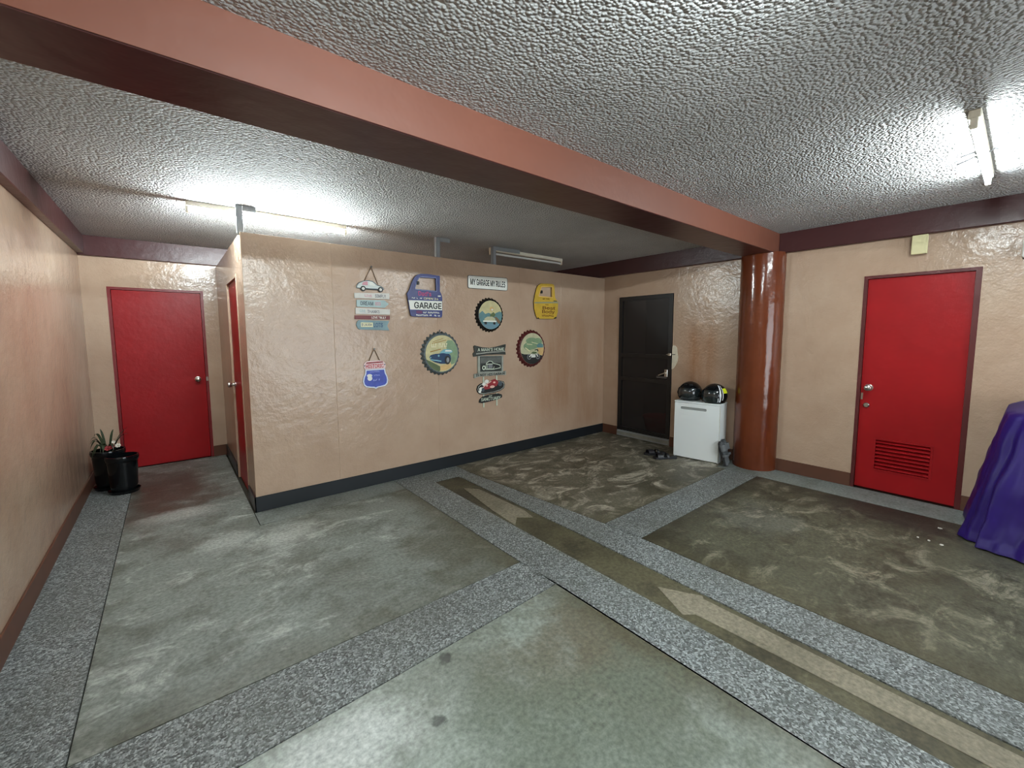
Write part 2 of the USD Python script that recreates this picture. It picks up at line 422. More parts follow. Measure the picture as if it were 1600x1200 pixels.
# pale cement patches smoothed into the channel (an arrow-headed one and a short one)
arrow = [(2.165, 1.285), (2.285, 1.07), (2.262, 1.055), (2.258, 0.5), (2.25, -0.9), (2.115, -0.9), (2.12, 0.4), (2.10, 1.02), (2.045, 1.06)]
floor.add('cement_patch', on_z(sg.Polygon(arrow), -0.001, 0.006), con_patch, label='long pale cement patch with an arrow-like head')
floor.add('cement_patch', on_z(sg.Polygon([(2.15, 3.39), (2.255, 3.27), (2.27, 2.62), (2.235, 2.47), (2.13, 2.55), (2.03, 2.45), (2.06, 2.8)]), -0.001, 0.006), con_patch, label='short pale cement patch near the partition')

# ------------------------------------------------------------------ ceiling and beams
single('ceiling', box(XL - 0.1, XR + 0.1, YR - 0.2, YB + 0.1, ZC, ZC + 0.1), stucco_mat, 'white rough stucco ceiling', None, kind='structure')
t = thing('trim_1', 'broad salmon-faced ceiling beam crossing the garage', None, ((XL + XR) / 2, BY0, ZB), kind='structure')
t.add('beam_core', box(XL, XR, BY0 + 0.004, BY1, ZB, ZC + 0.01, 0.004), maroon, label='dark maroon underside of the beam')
t.add('front_face', box(XL, XR - 0.045, BY0, BY0 + 0.0035, ZB + 0.002, ZC + 0.005, 0.001), salmon, label='salmon front face of the beam')  # thin skin giving the beam front a lighter colour than its underside
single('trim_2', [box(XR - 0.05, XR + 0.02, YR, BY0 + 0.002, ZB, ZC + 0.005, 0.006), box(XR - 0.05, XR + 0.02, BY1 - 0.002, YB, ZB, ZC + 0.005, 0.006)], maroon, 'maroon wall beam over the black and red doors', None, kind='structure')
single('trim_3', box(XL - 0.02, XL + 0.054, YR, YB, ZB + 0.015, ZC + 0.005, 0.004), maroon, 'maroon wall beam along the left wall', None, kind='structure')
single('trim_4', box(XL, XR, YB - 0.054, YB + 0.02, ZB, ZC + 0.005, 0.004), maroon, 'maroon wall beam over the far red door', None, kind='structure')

# ------------------------------------------------------------------ walls
W = 0.14
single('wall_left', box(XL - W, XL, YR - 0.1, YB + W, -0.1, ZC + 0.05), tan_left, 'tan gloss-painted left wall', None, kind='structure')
# door openings (y0, y1, z0, z1) / (x0, x1)
D3 = (2.918, 3.765, 0.0, 2.03)
D4 = (0.248, 0.992, 0.0, 2.032)
D1 = (-0.492, 0.348, 0.0, 2.035)
D2 = (4.44, 5.22, 0.0, 2.045)
p = sg.box(YR - 0.1, -0.1, YB + W, ZC + 0.05) - sg.box(D3[0], -0.2, D3[1], D3[3]) - sg.box(D4[0], -0.2, D4[1], D4[3])
single('wall_right', on_x(p, XR, W), tan_right, 'tan gloss-painted right wall with the black and red doors', None, kind='structure')
p = sg.box(XL, -0.1, XR, ZC + 0.05) - sg.box(D1[0], -0.2, D1[1], D1[3])
single('wall_back', on_y(p, YB, W), tan_plain, 'tan far wall holding the closed red door', None, kind='structure')
# gate wall behind the camera
G0, G1, GZ = 1.2, 4.6, 2.15
p = sg.box(XL, -0.1, XR, ZC + 0.05) - sg.box(G0, -0.2, G1, GZ)
single('wall_rear', on_y(p, YR - W, W), tan_plain, 'tan wall around the open garage gate', None, kind='structure')
# partition: painted panels with fine seams
w = thing('wall_front', 'tan partition wall carrying the garage signs', None, (XE, YP, 0), kind='structure')
seams = [XE, 1.184, 2.262, 3.43, 4.17, XR]
for a, b in zip(seams[:-1], seams[1:]):
    w.add('panel', box(a, b, YP, YP + 0.1, 0.0, ZP, 0.0022), tan_front)
p = sg.box(YP + 0.1, 0, YB, ZP) - sg.box(D2[0], -0.2, D2[1], D2[3])
single('wall_side', on_x(p, XE, 0.1), tan_plain, 'tan end wall of the partition room with the narrow red door', None, kind='structure')

# baseboards
bh, bt = 0.132, 0.012
single('baseboard_front', box(XE - bt, XR, YP - bt, YP, 0, bh, 0.003), black_base, 'black skirting along the partition', None, kind='structure')
single('baseboard_side', [box(XE - bt, XE, YP - bt, D2[0] - 0.02, 0, bh, 0.003), box(XE - bt, XE, D2[1] + 0.02, YB, 0, bh, 0.003)], black_base, 'black skirting on the partition end wall', None, kind='structure')
single('baseboard_left', box(XL, XL + bt, YR, YB, 0, bh, 0.003), brown_base, 'brown skirting along the left wall', None, kind='structure')
single('baseboard_back', [box(XL, D1[0], YB - bt, YB, 0, bh, 0.003), box(D1[1], XE, YB - bt, YB, 0, bh, 0.003)], brown_base, 'brown skirting beside the far red door', None, kind='structure')
single('baseboard_right', [box(XR - bt, XR, a, b, 0, bh, 0.003) for a, b in ((D3[1], YP - bt), (D4[1], D3[0]), (YR, D4[0]))], brown_base, 'brown skirting along the right wall', None, kind='structure')

# ------------------------------------------------------------------ column
col = thing('column', 'thick glossy red-brown round column under the beam end', 'column', (5.092, 1.864, 0))
prof = [(0, 0), (0.218, 0), (0.217, 0.05)] + [(0.217 + 0.0012 * math.sin(k * 2.1), 0.05 + 2.28 * k / 24) for k in range(1, 24)] + [(0.217, ZB + 0.01), (0, ZB + 0.01)]
col.add('shaft', lathe(prof, 64, at=(5.092, 1.864, 0)), column_paint, smooth=30)


# ------------------------------------------------------------------ doors
def knob(parent, at, axis, material=steel, name='knob'):
    k = parent.add(name, lathe([(0, 0), (0.032, 0), (0.032, 0.006), (0.016, 0.012), (0.012, 0.03), (0.024, 0.04), (0.029, 0.052), (0.026, 0.066), (0.014, 0.073), (0, 0.074)], 28, axis, at), material, smooth=40)
    return k


d = thing('door_1', 'plain red door in the far wall behind the black plant pots', None, (D1[0], YB, 0), kind='structure')
fwid = 0.028
d.add('frame', on_y(sg.box(D1[0], 0, D1[1], D1[3]) - sg.box(D1[0] + fwid, -1, D1[1] - fwid, D1[3] - fwid), YB - 0.004, 0.1), red_frame)
d.add('leaf', box(D1[0] + fwid + 0.002, D1[1] - fwid - 0.002, YB + 0.012, YB + 0.055, 0.006, D1[3] - fwid - 0.002, 0.002), red_door)
d.add('light_backing', box(D1[0] - 0.02, D1[1] + 0.02, YB + 0.06, YB + W + 0.02, -0.02, D1[3] + 0.02), dark_red)  # unseen backing added behind the leaf to keep sky light from leaking in
knob(d, (0.243, YB + 0.013, 0.977), '-y')
d.add('strike_plate', box(D1[1] - fwid + 0.001, D1[1] - 0.006, YB - 0.0065, YB - 0.003, 0.95, 1.0), steel)

d = thing('door_2', 'narrow glimpse of the red door in the partition end wall', None, (XE, D2[0], 0), kind='structure')
d.add('frame', on_x(sg.box(D2[0], 0, D2[1], D2[3]) - sg.box(D2[0] + 0.03, -1, D2[1] - 0.03, D2[3] - 0.03), XE - 0.006, 0.09), tan_plain)
d.add('leaf', box(XE + 0.012, XE + 0.052, D2[0] + 0.032, D2[1] - 0.032, 0.008, D2[3] - 0.032, 0.002), red_door)
knob(d, (XE + 0.013, D2[1] - 0.11, 1.0), '-x')

d = thing('door_3', 'black screen door with cross bars beside the white cabinet', None, (XR, D3[0], 0), kind='structure')
y0, y1, z0, z1 = D3[0] + 0.004, D3[1] - 0.004, 0.095, D3[3] - 0.004
op = [(0.145, 0.83), (0.885, 1.17), (1.225, z1 - 0.055)]
fp = sg.box(y0, z0, y1, z1)
for a, b in op:
    fp = fp - sg.box(y0 + 0.055, a, y1 - 0.055, b)
d.add('frame', on_x(fp, XR - 0.012, 0.04), door_black)
screen = usdkit.material(stage, '/World/Looks/door_screen', {
    'd': ('principled_bsdf', {'base_color': srgb(34, 33, 34), 'roughness': 0.42}), 't': ('transparent_bsdf', {'color': (1, 1, 1)}), 'm': ('mix_closure', {'fac': 0.6})},
    [('t.BSDF', 'm.closure1'), ('d.BSDF', 'm.closure2')], surface='m.closure')
for a, b in op:
    d.add('screen_panel', box(XR + 0.004, XR + 0.007, y0 + 0.05, y1 - 0.05, a - 0.004, b + 0.004), screen)
h = d.add('handle', [box(XR - 0.03, XR - 0.011, 2.965, 3.01, 0.93, 1.03, 0.004), rod((XR - 0.045, 2.985, 0.985), (XR - 0.045, 3.085, 0.945), 0.009), rod((XR - 0.02, 2.985, 0.985), (XR - 0.045, 2.985, 0.985), 0.009)], steel)
h.add('handle_plate', box(XR - 0.02, XR - 0.0115, 2.98, 3.13, 0.905, 0.935, 0.002), dark_steel)
d.add('slide_bolt', [rod((XR - 0.022, 2.99, 1.228), (XR - 0.022, 2.865, 1.236), 0.006), box(XR - 0.03, XR - 0.011, 2.925, 2.965, 1.212, 1.248, 0.003)], steel)
d.add('sill', box(XR - 0.02, XR + W, D3[0] + 0.002, D3[1] - 0.002, 0.001, 0.07, 0.004), cement_grey)
d.add('sill_strip', box(XR - 0.027, XR - 0.005, D3[0] + 0.01, D3[1] - 0.01, 0.07, 0.088, 0.002), zinc)
d.add('sill_strip', box(XR - 0.03, XR - 0.02, D3[0] + 0.01, D3[1] - 0.01, 0.012, 0.026, 0.002), zinc)
# the dim passage behind the screen; roof gap added to light the basin
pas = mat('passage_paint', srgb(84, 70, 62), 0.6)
PX = XR + W
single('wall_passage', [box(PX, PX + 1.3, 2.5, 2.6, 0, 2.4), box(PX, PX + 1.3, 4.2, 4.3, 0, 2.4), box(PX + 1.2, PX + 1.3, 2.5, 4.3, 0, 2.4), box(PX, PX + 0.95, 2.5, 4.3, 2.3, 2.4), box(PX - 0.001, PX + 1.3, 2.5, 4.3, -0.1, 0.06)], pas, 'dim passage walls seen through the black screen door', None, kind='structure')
single('basin', lathe([(0, 0), (0.19, 0), (0.24, 0.22), (0.255, 0.225), (0.255, 0.235), (0.232, 0.235), (0.185, 0.012), (0, 0.012)], 36, at=(PX + 0.28, 3.32, 0.0605)), mat('red_plastic', srgb(190, 26, 30), 0.35), 'red basin seen dimly behind the bottom of the black screen door', 'basin', smooth=40)

d = thing('door_4', 'red door with louvred vent in the right wall', None, (XR, D4[0], 0), kind='structure')
fwid = 0.045
d.add('frame', on_x(sg.box(D4[0], 0, D4[1], D4[3]) - sg.box(D4[0] + fwid * 0.8, -1, D4[1] - fwid * 0.6, D4[3] - fwid * 0.6), XR - 0.003, 0.1), dark_red)
lx = XR + 0.022
vy0, vy1, vz0, vz1 = 0.455, 0.825, 0.215, 0.495
lp = sg.box(D4[0] + fwid * 0.8 + 0.002, 0.015, D4[1] - fwid * 0.6 - 0.002, D4[3] - fwid * 0.6 - 0.002) - sg.box(vy0, vz0, vy1, vz1)
d.add('leaf', on_x(lp, lx, 0.04), red_door)
d.add('light_backing', box(XR + 0.066, XR + W + 0.02, D4[0] - 0.02, D4[1] + 0.02, -0.02, D4[3] + 0.02), dark_red)  # added unseen backing, blocks sky light at the gaps round this leaf
lv = d.add('louvre_vent', on_x(sg.box(vy0 - 0.015, vz0 - 0.015, vy1 + 0.015, vz1 + 0.015) - sg.box(vy0, vz0, vy1, vz1), lx - 0.006, 0.012), red_door)
lv.add('vent_back', box(lx + 0.034, lx + 0.039, vy0, vy1, vz0, vz1), dark_red)
ns = 8
for k in range(ns):
    z = vz0 + (k + 0.5) * (vz1 - vz0) / ns
    s = trimesh.creation.box((0.036, vy1 - vy0, 0.007))
    s.apply_transform(trimesh.transformations.rotation_matrix(math.radians(-38), (0, 1, 0)))
    s.apply_translation((lx + 0.01, (vy0 + vy1) / 2, z))
    lv.add('slat', s, red_door)
knob(d, (lx, 0.905, 0.985), '-x')
d.add('deadbolt', lathe([(0, 0), (0.024, 0), (0.024, 0.01), (0.018, 0.016), (0, 0.017)], 24, '-x', (lx, 0.915, 0.815)), steel, smooth=40)
d.add('latch_plate', box(lx - 0.002, lx + 0.001, 0.945, 0.96, 0.865, 0.93), steel)

# ------------------------------------------------------------------ plaster patch, wall boxes
pp = [(2.918, 1.33), (2.905, 1.352), (2.875, 1.345), (2.852, 1.32), (2.845, 1.25), (2.832, 1.2), (2.84, 1.14), (2.862, 1.095), (2.89, 1.05), (2.918, 1.035)]
single('plaster_patch', on_x(sg.Polygon(pp).buffer(-0.004).buffer(0.004), XR - 0.004, 0.006), plaster, 'bare white plaster patch at the edge of the black screen door', 'plaster patch')
t = thing('junction_box', 'small cream wall box above the right red door', 'junction box', (XR, 0.626, 2.18))
t.add('cover', box(XR - 0.055, XR - 0.03, 0.575, 0.678, 2.18, 2.342, 0.004), cream_plastic)
t.add('back_box', box(XR - 0.032, XR, 0.582, 0.671, 2.188, 2.334, 0.003), mat('box_shadow_side', srgb(120, 104, 74), 0.5))  # dark shadow side of the box put into its colour
t = thing('wall_box', 'white wall box cut by the right picture edge', 'wall box', (XR, -0.05, 2.06))
t.add('cover', box(XR - 0.07, XR - 0.012, -0.16, 0.054, 2.07, 2.2, 0.006), white_paint)
t.add('back_plate', box(XR - 0.014, XR, -0.155, 0.05, 2.062, 2.195, 0.003), dark_steel)


# ------------------------------------------------------------------ fluorescent lamps
GLOW = (0.87, 0.98, 1.0)
tube_back, tube_near, tube_right = emit('tube_glow_back', GLOW, TUBE_BACK), emit('tube_glow_near', GLOW, TUBE_NEAR), emit('tube_glow_right', GLOW, TUBE_RIGHT)
tube_off = mat('tube_off', srgb(220, 222, 220), 0.2)
batten = mat('lamp_batten', srgb(236, 230, 212), 0.45)


def lamp(label, x0, x1, y, lit, wires=None):
    t = thing('fluorescent_lamp', label, 'lamp', ((x0 + x1) / 2, y, 2.46))
    t.add('batten', box(x0, x1, y - 0.022, y + 0.022, ZC - 0.042, ZC - 0.001, 0.004), batten)
    for x in (x0 + 0.008, x1 - 0.008):
        t.add('lamp_holder', box(x - 0.01, x + 0.01, y - 0.014, y + 0.014, 2.462, ZC - 0.04, 0.003), batten)
    t.add('tube', rod((x0 + 0.016, y, 2.481), (x1 - 0.016, y, 2.481), 0.0135, 16), lit or tube_off, smooth=40)
    if wires:
        for pts in wires:
            t.add('wire', path_tube(pts, 0.004, 6), dark_steel)
    return t


lamp('lit fluorescent tube on the ceiling above the partition', 0.161, 1.379, 4.205, tube_back)
lamp('unlit fluorescent tube above the far end of the partition', 3.06, 4.30, 4.16, None)
zc_ = ZC - 0.012
lamp('lit fluorescent tube on the near ceiling at upper right', 3.00, 4.22, 0.219, tube_right,
     [[(3.70, 0.31, zc_), (3.665, 0.256, zc_), (3.66, 0.24, ZC - 0.03)], [(3.85, 0.338, zc_), (3.80, 0.29, zc_), (3.755, 0.256, zc_), (3.75, 0.24, ZC - 0.03)], [(3.66, 0.20, ZC - 0.03), (3.675, 0.178, zc_), (3.70, 0.165, zc_)]])
lamp('lit fluorescent tube on the ceiling over the viewpoint', 0.161, 1.379, 0.219, tube_near)

# angle brackets that tie the partition to the ceiling
for x, ln, lab in ((0.476, 0.14, 'grey angle bracket on the near corner of the partition top'), (2.285, 0.17, 'grey angle bracket on the middle of the partition top'), (3.045, 0.42, 'grey angle bracket at the end of the unlit lamp')):
    y = YP + 0.05
    t = thing('angle_bracket', lab, 'bracket', (x, y, ZP))
    t.add('post', [box(x, x + 0.045, y - 0.02, y - 0.016, ZP - 0.02, ZC, 0.001), box(x, x + 0.004, y - 0.02, y + 0.025, ZP + 0.0005, ZC, 0.001)], zinc)
    t.add('flange', [box(x, x + ln, y - 0.0155, y + 0.03, ZC - 0.006, ZC - 0.001, 0.001), box(x + 0.0455, x + ln, y - 0.02, y - 0.0155, ZC - 0.045, ZC - 0.001, 0.001)], zinc)

# ------------------------------------------------------------------ white cabinet, helmets
cab = thing('cabinet', 'white laminate shoe cabinet with a single flap door, between black door and column', 'cabinet', (4.93, 2.4, 0))
R = trimesh.transformations.rotation_matrix(math.radians(9.5), (0, 0, 1), (4.79, 2.4, 0))
CH = 0.695


def crot(m, R=R):
    m = tri(m).copy()
    m.apply_transform(R)
    return m


def cb(*a):
    return crot(box(*a))


R = trimesh.transformations.rotation_matrix(math.radians(8.0), (0, 0, 1), (4.79, 2.4, 0))
hw = 0.258
for yy in (2.4 - hw, 2.4 + hw - 0.018):
    cab.add('side_panel', crot(box(4.792, 5.045, yy, yy + 0.018, 0.0, CH - 0.018, 0.001), R), white_lam)
cab.add('top', crot(box(4.775, 5.05, 2.4 - hw - 0.004, 2.4 + hw + 0.004, CH - 0.018, CH, 0.002), R), white_lam)
cab.add('bottom', crot(box(4.80, 5.045, 2.4 - hw + 0.018, 2.4 + hw - 0.018, 0.03, 0.048), R), white_lam)
cab.add('back', crot(box(5.04, 5.046, 2.4 - hw + 0.018, 2.4 + hw - 0.018, 0.02, CH - 0.018), R), white_lam)
# flap door with a pressed finger slot
dp = rect(2.4 - hw + 0.002, 2.4 + hw - 0.002, 0.012, CH - 0.021, 0.004)
slot = rect(2.4 - 0.15, 2.4 + 0.15, CH - 0.10, CH - 0.068, 0.014)
slot = affinity.translate(slot, 0.035, 0)
dd = cab.add('door', crot(on_x(dp - slot, 4.774, 0.017), R), white_lam)
dd.add('finger_slot', crot(on_x(slot.buffer(0.002), 4.784, 0.004), R), mat('slot_grey', srgb(150, 154, 152), 0.4), label='grey recessed finger slot')
cab.add('edge_band', crot(box(4.7905, 4.7925, 2.4 - hw - 0.001, 2.4 - hw + 0.001, 0.02, CH - 0.02), R), mat('yellowed_edge', srgb(196, 186, 148), 0.5), label='yellowed edge band')


def ellshell(c, rx, ry, rz, th0, th1, ph0, ph1, off=0.0, nt=28, np_=16, thick=0.004):
    """patch of an ellipsoid: th azimuth (deg, 180 faces -x), ph elevation"""
    th = np.radians(np.linspace(th0, th1, nt))
    ph = np.radians(np.linspace(ph0, ph1, np_))
    def surf(o):
        return np.array([[(c[0] + (rx + o) * math.cos(p) * math.cos(a), c[1] + (ry + o) * math.cos(p) * math.sin(a), c[2] + (rz + o) * math.sin(p)) for p in ph] for a in th]).reshape(-1, 3)
    A, B = surf(off + thick), surf(off)
    F = []
    idx = lambda i, j: i * np_ + j
    for i in range(nt - 1):
        for j in range(np_ - 1):
            F += [(idx(i, j), idx(i + 1, j), idx(i + 1, j + 1)), (idx(i, j), idx(i + 1, j + 1), idx(i, j + 1))]
    n = nt * np_
    F += [(a + n, c_ + n, b + n) for a, b, c_ in F]
    def strip(l):
        for a, b in zip(l[:-1], l[1:]):
            F.extend([(a, a + n, b), (b, a + n, b + n)])
    strip([idx(i, 0) for i in range(nt)][::-1]); strip([idx(i, np_ - 1) for i in range(nt)])
    strip([idx(0, j) for j in range(np_)]); strip([idx(nt - 1, j) for j in range(np_)][::-1])
    m = trimesh.Trimesh(np.vstack([A, B]), F, process=True)
    trimesh.repair.fix_normals(m)
    return m


visor = usdkit.material(stage, '/World/Looks/visor', {'p': ('principled_bsdf', {'base_color': (0.012, 0.018, 0.02), 'roughness': 0.04, 'coat_weight': 0.5})}, [], surface='p.BSDF')
helmet_white = mat('helmet_white', srgb(214, 218, 222), 0.2)
helmet_yellow = mat('helmet_yellow', srgb(222, 232, 40), 0.35)
rubber = mat('rubber', srgb(18, 18, 19), 0.6)


def helmet(name, label, yc, face, extra, half=74):
    c = (4.925, yc, CH + 0.088)
    rx, ry, rz = 0.142, 0.130, 0.132
    h = thing(name, label, 'helmet', (c[0], c[1], CH))
    h.add('shell', ellshell(c, rx, ry, rz, 0, 360, -38, 89.9, 0, 56, 26, 0.005), black_gloss, smooth=40)
    ring = [(c[0] + (rx + 0.002) * math.cos(math.radians(-38)) * math.cos(a), c[1] + (ry + 0.002) * math.cos(math.radians(-38)) * math.sin(a), CH + 0.0075) for a in np.linspace(0, 2 * math.pi, 33)]
    h.add('rim_trim', path_tube(ring, 0.0068, 6), rubber, smooth=40)
    h.add('lining', ellshell(c, rx - 0.014, ry - 0.014, rz - 0.014, 0, 360, -38, 89, 0, 30, 12, 0.008), rubber)
    v = h.add('visor', ellshell(c, rx, ry, rz, face - half, face + half, -28, 27, 0.009, 34, 14, 0.003), visor, smooth=40)
    for s in (-1, 1):
        a = math.radians(face + s * (half - 6))
        q = np.array([math.cos(a), math.sin(a), 0.0])
        o = np.array(c) + q * (0.153, 0.141, 0)
        v.add('pivot', rod(o, o + q * 0.005, 0.016, 16), black_matte)
    extra(h, c, rx, ry, rz)
    return h


def left_extra(h, c, rx, ry, rz):
    h.add('vent', ellshell(c, rx, ry, rz, 160, 185, 44, 52, 0.006, 8, 4, 0.003), black_matte)
    h.add('vent', ellshell(c, rx, ry, rz, 200, 225, 44, 52, 0.006, 8, 4, 0.003), black_matte)


def right_extra(h, c, rx, ry, rz):
    h.add('stripe', ellshell(c, rx, ry, rz, 228, 236, -30, 62, 0.0055, 4, 20, 0.0015), helmet_white, label='white curved stripe')
    h.add('stripe', ellshell(c, rx, ry, rz, 243, 247, -20, 58, 0.0055, 4, 18, 0.0015), helmet_white, label='thin white curved stripe')
    h.add('patch', ellshell(c, rx, ry, rz, 250, 282, 14, 40, 0.0055, 8, 7, 0.0015), helmet_yellow, label='fluorescent yellow patch')
    h.add('mark', ellshell(c, rx, ry, rz, 216, 224, -30, -8, 0.0055, 4, 6, 0.0015), helmet_white, label='short white mark')


helmet('helmet', 'plain glossy black helmet, the left one on the white cabinet', 2.558, 186, left_extra)
helmet('helmet', 'black helmet with white stripes and yellow patch on the white cabinet', 2.258, 160, right_extra, 60)


# ------------------------------------------------------------------ sandals
def sole_poly(s=1):
    pts = [(-0.135, -0.028), (-0.12, -0.036), (-0.05, -0.031), (0.02, -0.040), (0.08, -0.05), (0.12, -0.042), (0.142, -0.012), (0.138, 0.02), (0.11, 0.042), (0.06, 0.048), (0.0, 0.036), (-0.06, 0.032), (-0.12, 0.034), (-0.14, 0.012)]
    p = sg.Polygon([(x, y * s) for x, y in pts]).buffer(0.012).buffer(-0.012)
    return p


def band(x0, x1, w, h, thick=0.006, n=14):
    """strap arching over the sole from side to side"""
    out = []
    a = np.linspace(0, math.pi, n)
    def ring(x, k):
        return np.c_[np.full(n, x), (w + k) * np.cos(a), 0.02 + (h + k) * np.sin(a) ** 0.8]
    A, B, C_, D_ = ring(x0, thick), ring(x1, thick), ring(x0, 0), ring(x1, 0)
    V = np.vstack([A, B, C_, D_])
    F = []
    for i in range(n - 1):
        for p, q, fl_ in ((0, 1, 0), (2, 3, 1), (0, 2, 1), (1, 3, 0)):
            a0, b0, a1, b1 = p * n + i, q * n + i, p * n + i + 1, q * n + i + 1
            F += [(a0, b0, b1), (a0, b1, a1)] if not fl_ else [(a0, b1, b0), (a0, a1, b1)]
    m = trimesh.Trimesh(V, F, process=False)
    trimesh.repair.fix_normals(m)
    return m


def sandal(label, Mx, base, side, sole_m, strap_m, group=None, straps=((0.03, 0.1), (-0.035, -0.012))):
    t = thing('sandal', label, 'sandal', base, group)
    def tr(m):
        m = tri(m).copy()
        m.apply_transform(Mx)
        return m
    s = t.add('sole', tr(on_z(sole_poly(side), 0.024, 0.024)), sole_m)
    s.add('footbed', tr(on_z(sole_poly(side).buffer(-0.006), 0.0265, 0.004)), strap_m)
    for a, b in straps:
        t.add('strap', tr(band(a, b, 0.045, 0.04)), strap_m, smooth=40)
    return t


def placed(x, y, z, yaw, extra=None):
    Mx = trimesh.transformations.rotation_matrix(math.radians(yaw), (0, 0, 1))
    if extra is not None:
        Mx = extra @ Mx
    Mx = Mx.copy()
    Mx[:3, 3] += (x, y, z)
    return Mx


foam = mat('sandal_foam', srgb(24, 25, 30), 0.6)
strap_black = mat('sandal_strap', srgb(20, 21, 26), 0.4)
grey_foam = mat('grey_foam', srgb(52, 54, 56), 0.55)
grey_strap = mat('grey_strap', srgb(96, 100, 102), 0.5)
sandal('black sandal lying on the floor by the black door sill', placed(4.62, 2.83, 0.001, 150), (4.62, 2.83, 0), 1, foam, strap_black)
sandal('black sandal lying on the floor nearest the cabinet corner', placed(4.555, 2.655, 0.001, 141), (4.555, 2.655, 0), -1, foam, strap_black)
# grey pair stood on their heels against the cabinet side
for k, (x, lean, lab) in enumerate(((4.90, 13, 'grey sandal stood on its heel against the cabinet side, the one nearer the wall'), (4.80, 17, 'grey sandal stood on its heel against the cabinet side, the front one'))):
    a = math.radians(90 - lean)
    # sole's long axis up (+z), top of sole facing -y
    up_ = np.array([0.0, math.cos(a), math.sin(a)])
    nrm = np.array([0.0, -math.sin(a), math.cos(a)])
    Mx = np.eye(4)
    Mx[:3, 0], Mx[:3, 1], Mx[:3, 2] = up_, np.cross(nrm, up_), nrm
    zc0 = 0.1445 * math.sin(a) + 0.0
    ycab = 2.4 - hw * math.cos(math.radians(8)) + (x - 4.79) * math.sin(math.radians(8))
    yb_ = ycab - 0.010 - 0.145 * math.cos(a)
    Mx[:3, 3] = (x, yb_ - 0.004, zc0 - 0.0)
    sandal(lab, Mx, (x, yb_, 0), 1 - 2 * k, grey_foam, grey_strap)

# ------------------------------------------------------------------ plant pots
def pot(t, x, y, r, h):
    t.add('saucer', lathe([(0, 0), (r * 0.92, 0), (r * 1.02, 0.028), (r * 0.98, 0.03), (r * 0.88, 0.01), (0, 0.01)], 40, at=(x, y, 0)), black_gloss, smooth=35)
    z0 = 0.0105
    t.add('pot', lathe([(0, z0), (r * 0.78, z0), (r * 0.84, z0 + 0.05), (r * 0.87, z0 + 0.06), (r * 0.95, h * 0.8), (r * 0.96, h - 0.055), (r * 1.03, h - 0.045), (r * 1.06, h - 0.02), (r * 1.03, h), (r * 0.93, h), (r * 0.9, h - 0.05), (r * 0.86, h - 0.05), (r * 0.8, 0.03), (0, 0.03)], 48, at=(x, y, 0)), black_gloss, smooth=35)
    t.add('soil', lathe([(0, h - 0.06), (r * 0.86, h - 0.065), (r * 0.84, h - 0.09), (0, h - 0.09)], 28, at=(x, y, 0)), soil_m)


soil_m = mat('soil', srgb(52, 42, 34), 0.9, var=0.3, vscale=40)
pot(thing('plant_pot', 'glossy black plant pot in front of the potted plant, its rim lower', 'plant pot', (-0.42, 5.42, 0)), -0.42, 5.42, 0.118, 0.36)
pl = thing('potted_plant', 'drooping dark green plant with red and white blooms in a black pot, left wall', 'plant', (-0.535, 5.66, 0))
pot(pl, -0.535, 5.66, 0.125, 0.385)
leaf_m = usdkit.material(stage, '/World/Looks/leaf', {'g': ('geometry', {}), 'n': ('noise_texture', {'scale': 14.0}), 'r': ('rgb_ramp', {'ramp': [(0.3, srgb(34, 44, 30)), (0.7, srgb(66, 80, 56))]}), 'p': ('principled_bsdf', {'roughness': 0.4}), 't': ('translucent_bsdf', {'color': srgb(60, 84, 44)}), 'm': ('mix_closure', {'fac': 0.2})},
                            [('g.position', 'n.vector'), ('n.fac', 'r.fac'), ('r.color', 'p.base_color'), ('p.BSDF', 'm.closure1'), ('t.BSDF', 'm.closure2')], surface='m.closure')


def strap_leaf(root, az, length, rise, droop, w):
    n = 14
    V, F = [], []
    d = np.array([math.cos(az), math.sin(az), 0])
    sd = np.array([-math.sin(az), math.cos(az), 0])
    for i in range(n):
        u = i / (n - 1)
        c = np.array(root) + d * length * u + np.array([0, 0, rise * u - droop * u * u])
        ww = w * (0.5 + 2.0 * u * (1 - u)) * (1 - u ** 5) + 0.0008
        V += [c - sd * ww + (0, 0, 0.25 * ww), c, c + sd * ww + (0, 0, 0.25 * ww), c - (0, 0, 0.0015)]
    for i in range(n - 1):
        a, b = 4 * i, 4 * i + 4
        F += [(a, b, b + 1), (a, b + 1, a + 1), (a + 1, b + 1, b + 2), (a + 1, b + 2, a + 2), (a, a + 3, b + 3), (a, b + 3, b), (a + 2, b + 2, b + 3), (a + 2, b + 3, a + 3)]
    return trimesh.Trimesh(np.array(V), F, process=False)


rng = np.random.default_rng(5)
for az, ln, ri, dr, w in ((-0.1, 0.14, 0.42, 0.15, 0.012), (-0.4, 0.15, 0.44, 0.23, 0.013), (0.3, 0.12, 0.40, 0.16, 0.010), (-1.2, 0.13, 0.42, 0.34, 0.014), (-1.7, 0.14, 0.44, 0.38, 0.016), (-2.1, 0.14, 0.48, 0.42, 0.018), (-2.5, 0.12, 0.56, 0.46, 0.018), (-3.0, 0.10, 0.56, 0.40, 0.016), (2.6, 0.09, 0.58, 0.38, 0.016),
                          (-2.9, 0.11, 0.52, 0.40, 0.013), (-1.9, 0.11, 0.50, 0.44, 0.013), (-2.3, 0.14, 0.50, 0.50, 0.013), (2.9, 0.10, 0.5, 0.36, 0.012), (1.2, 0.10, 0.44, 0.2, 0.010), (2.1, 0.08, 0.46, 0.2, 0.010)):
    pl.add('leaf', strap_leaf((-0.535 + 0.02 * math.cos(az), 5.66 + 0.02 * math.sin(az), 0.322), az, ln, ri, dr, w), leaf_m, smooth=50)
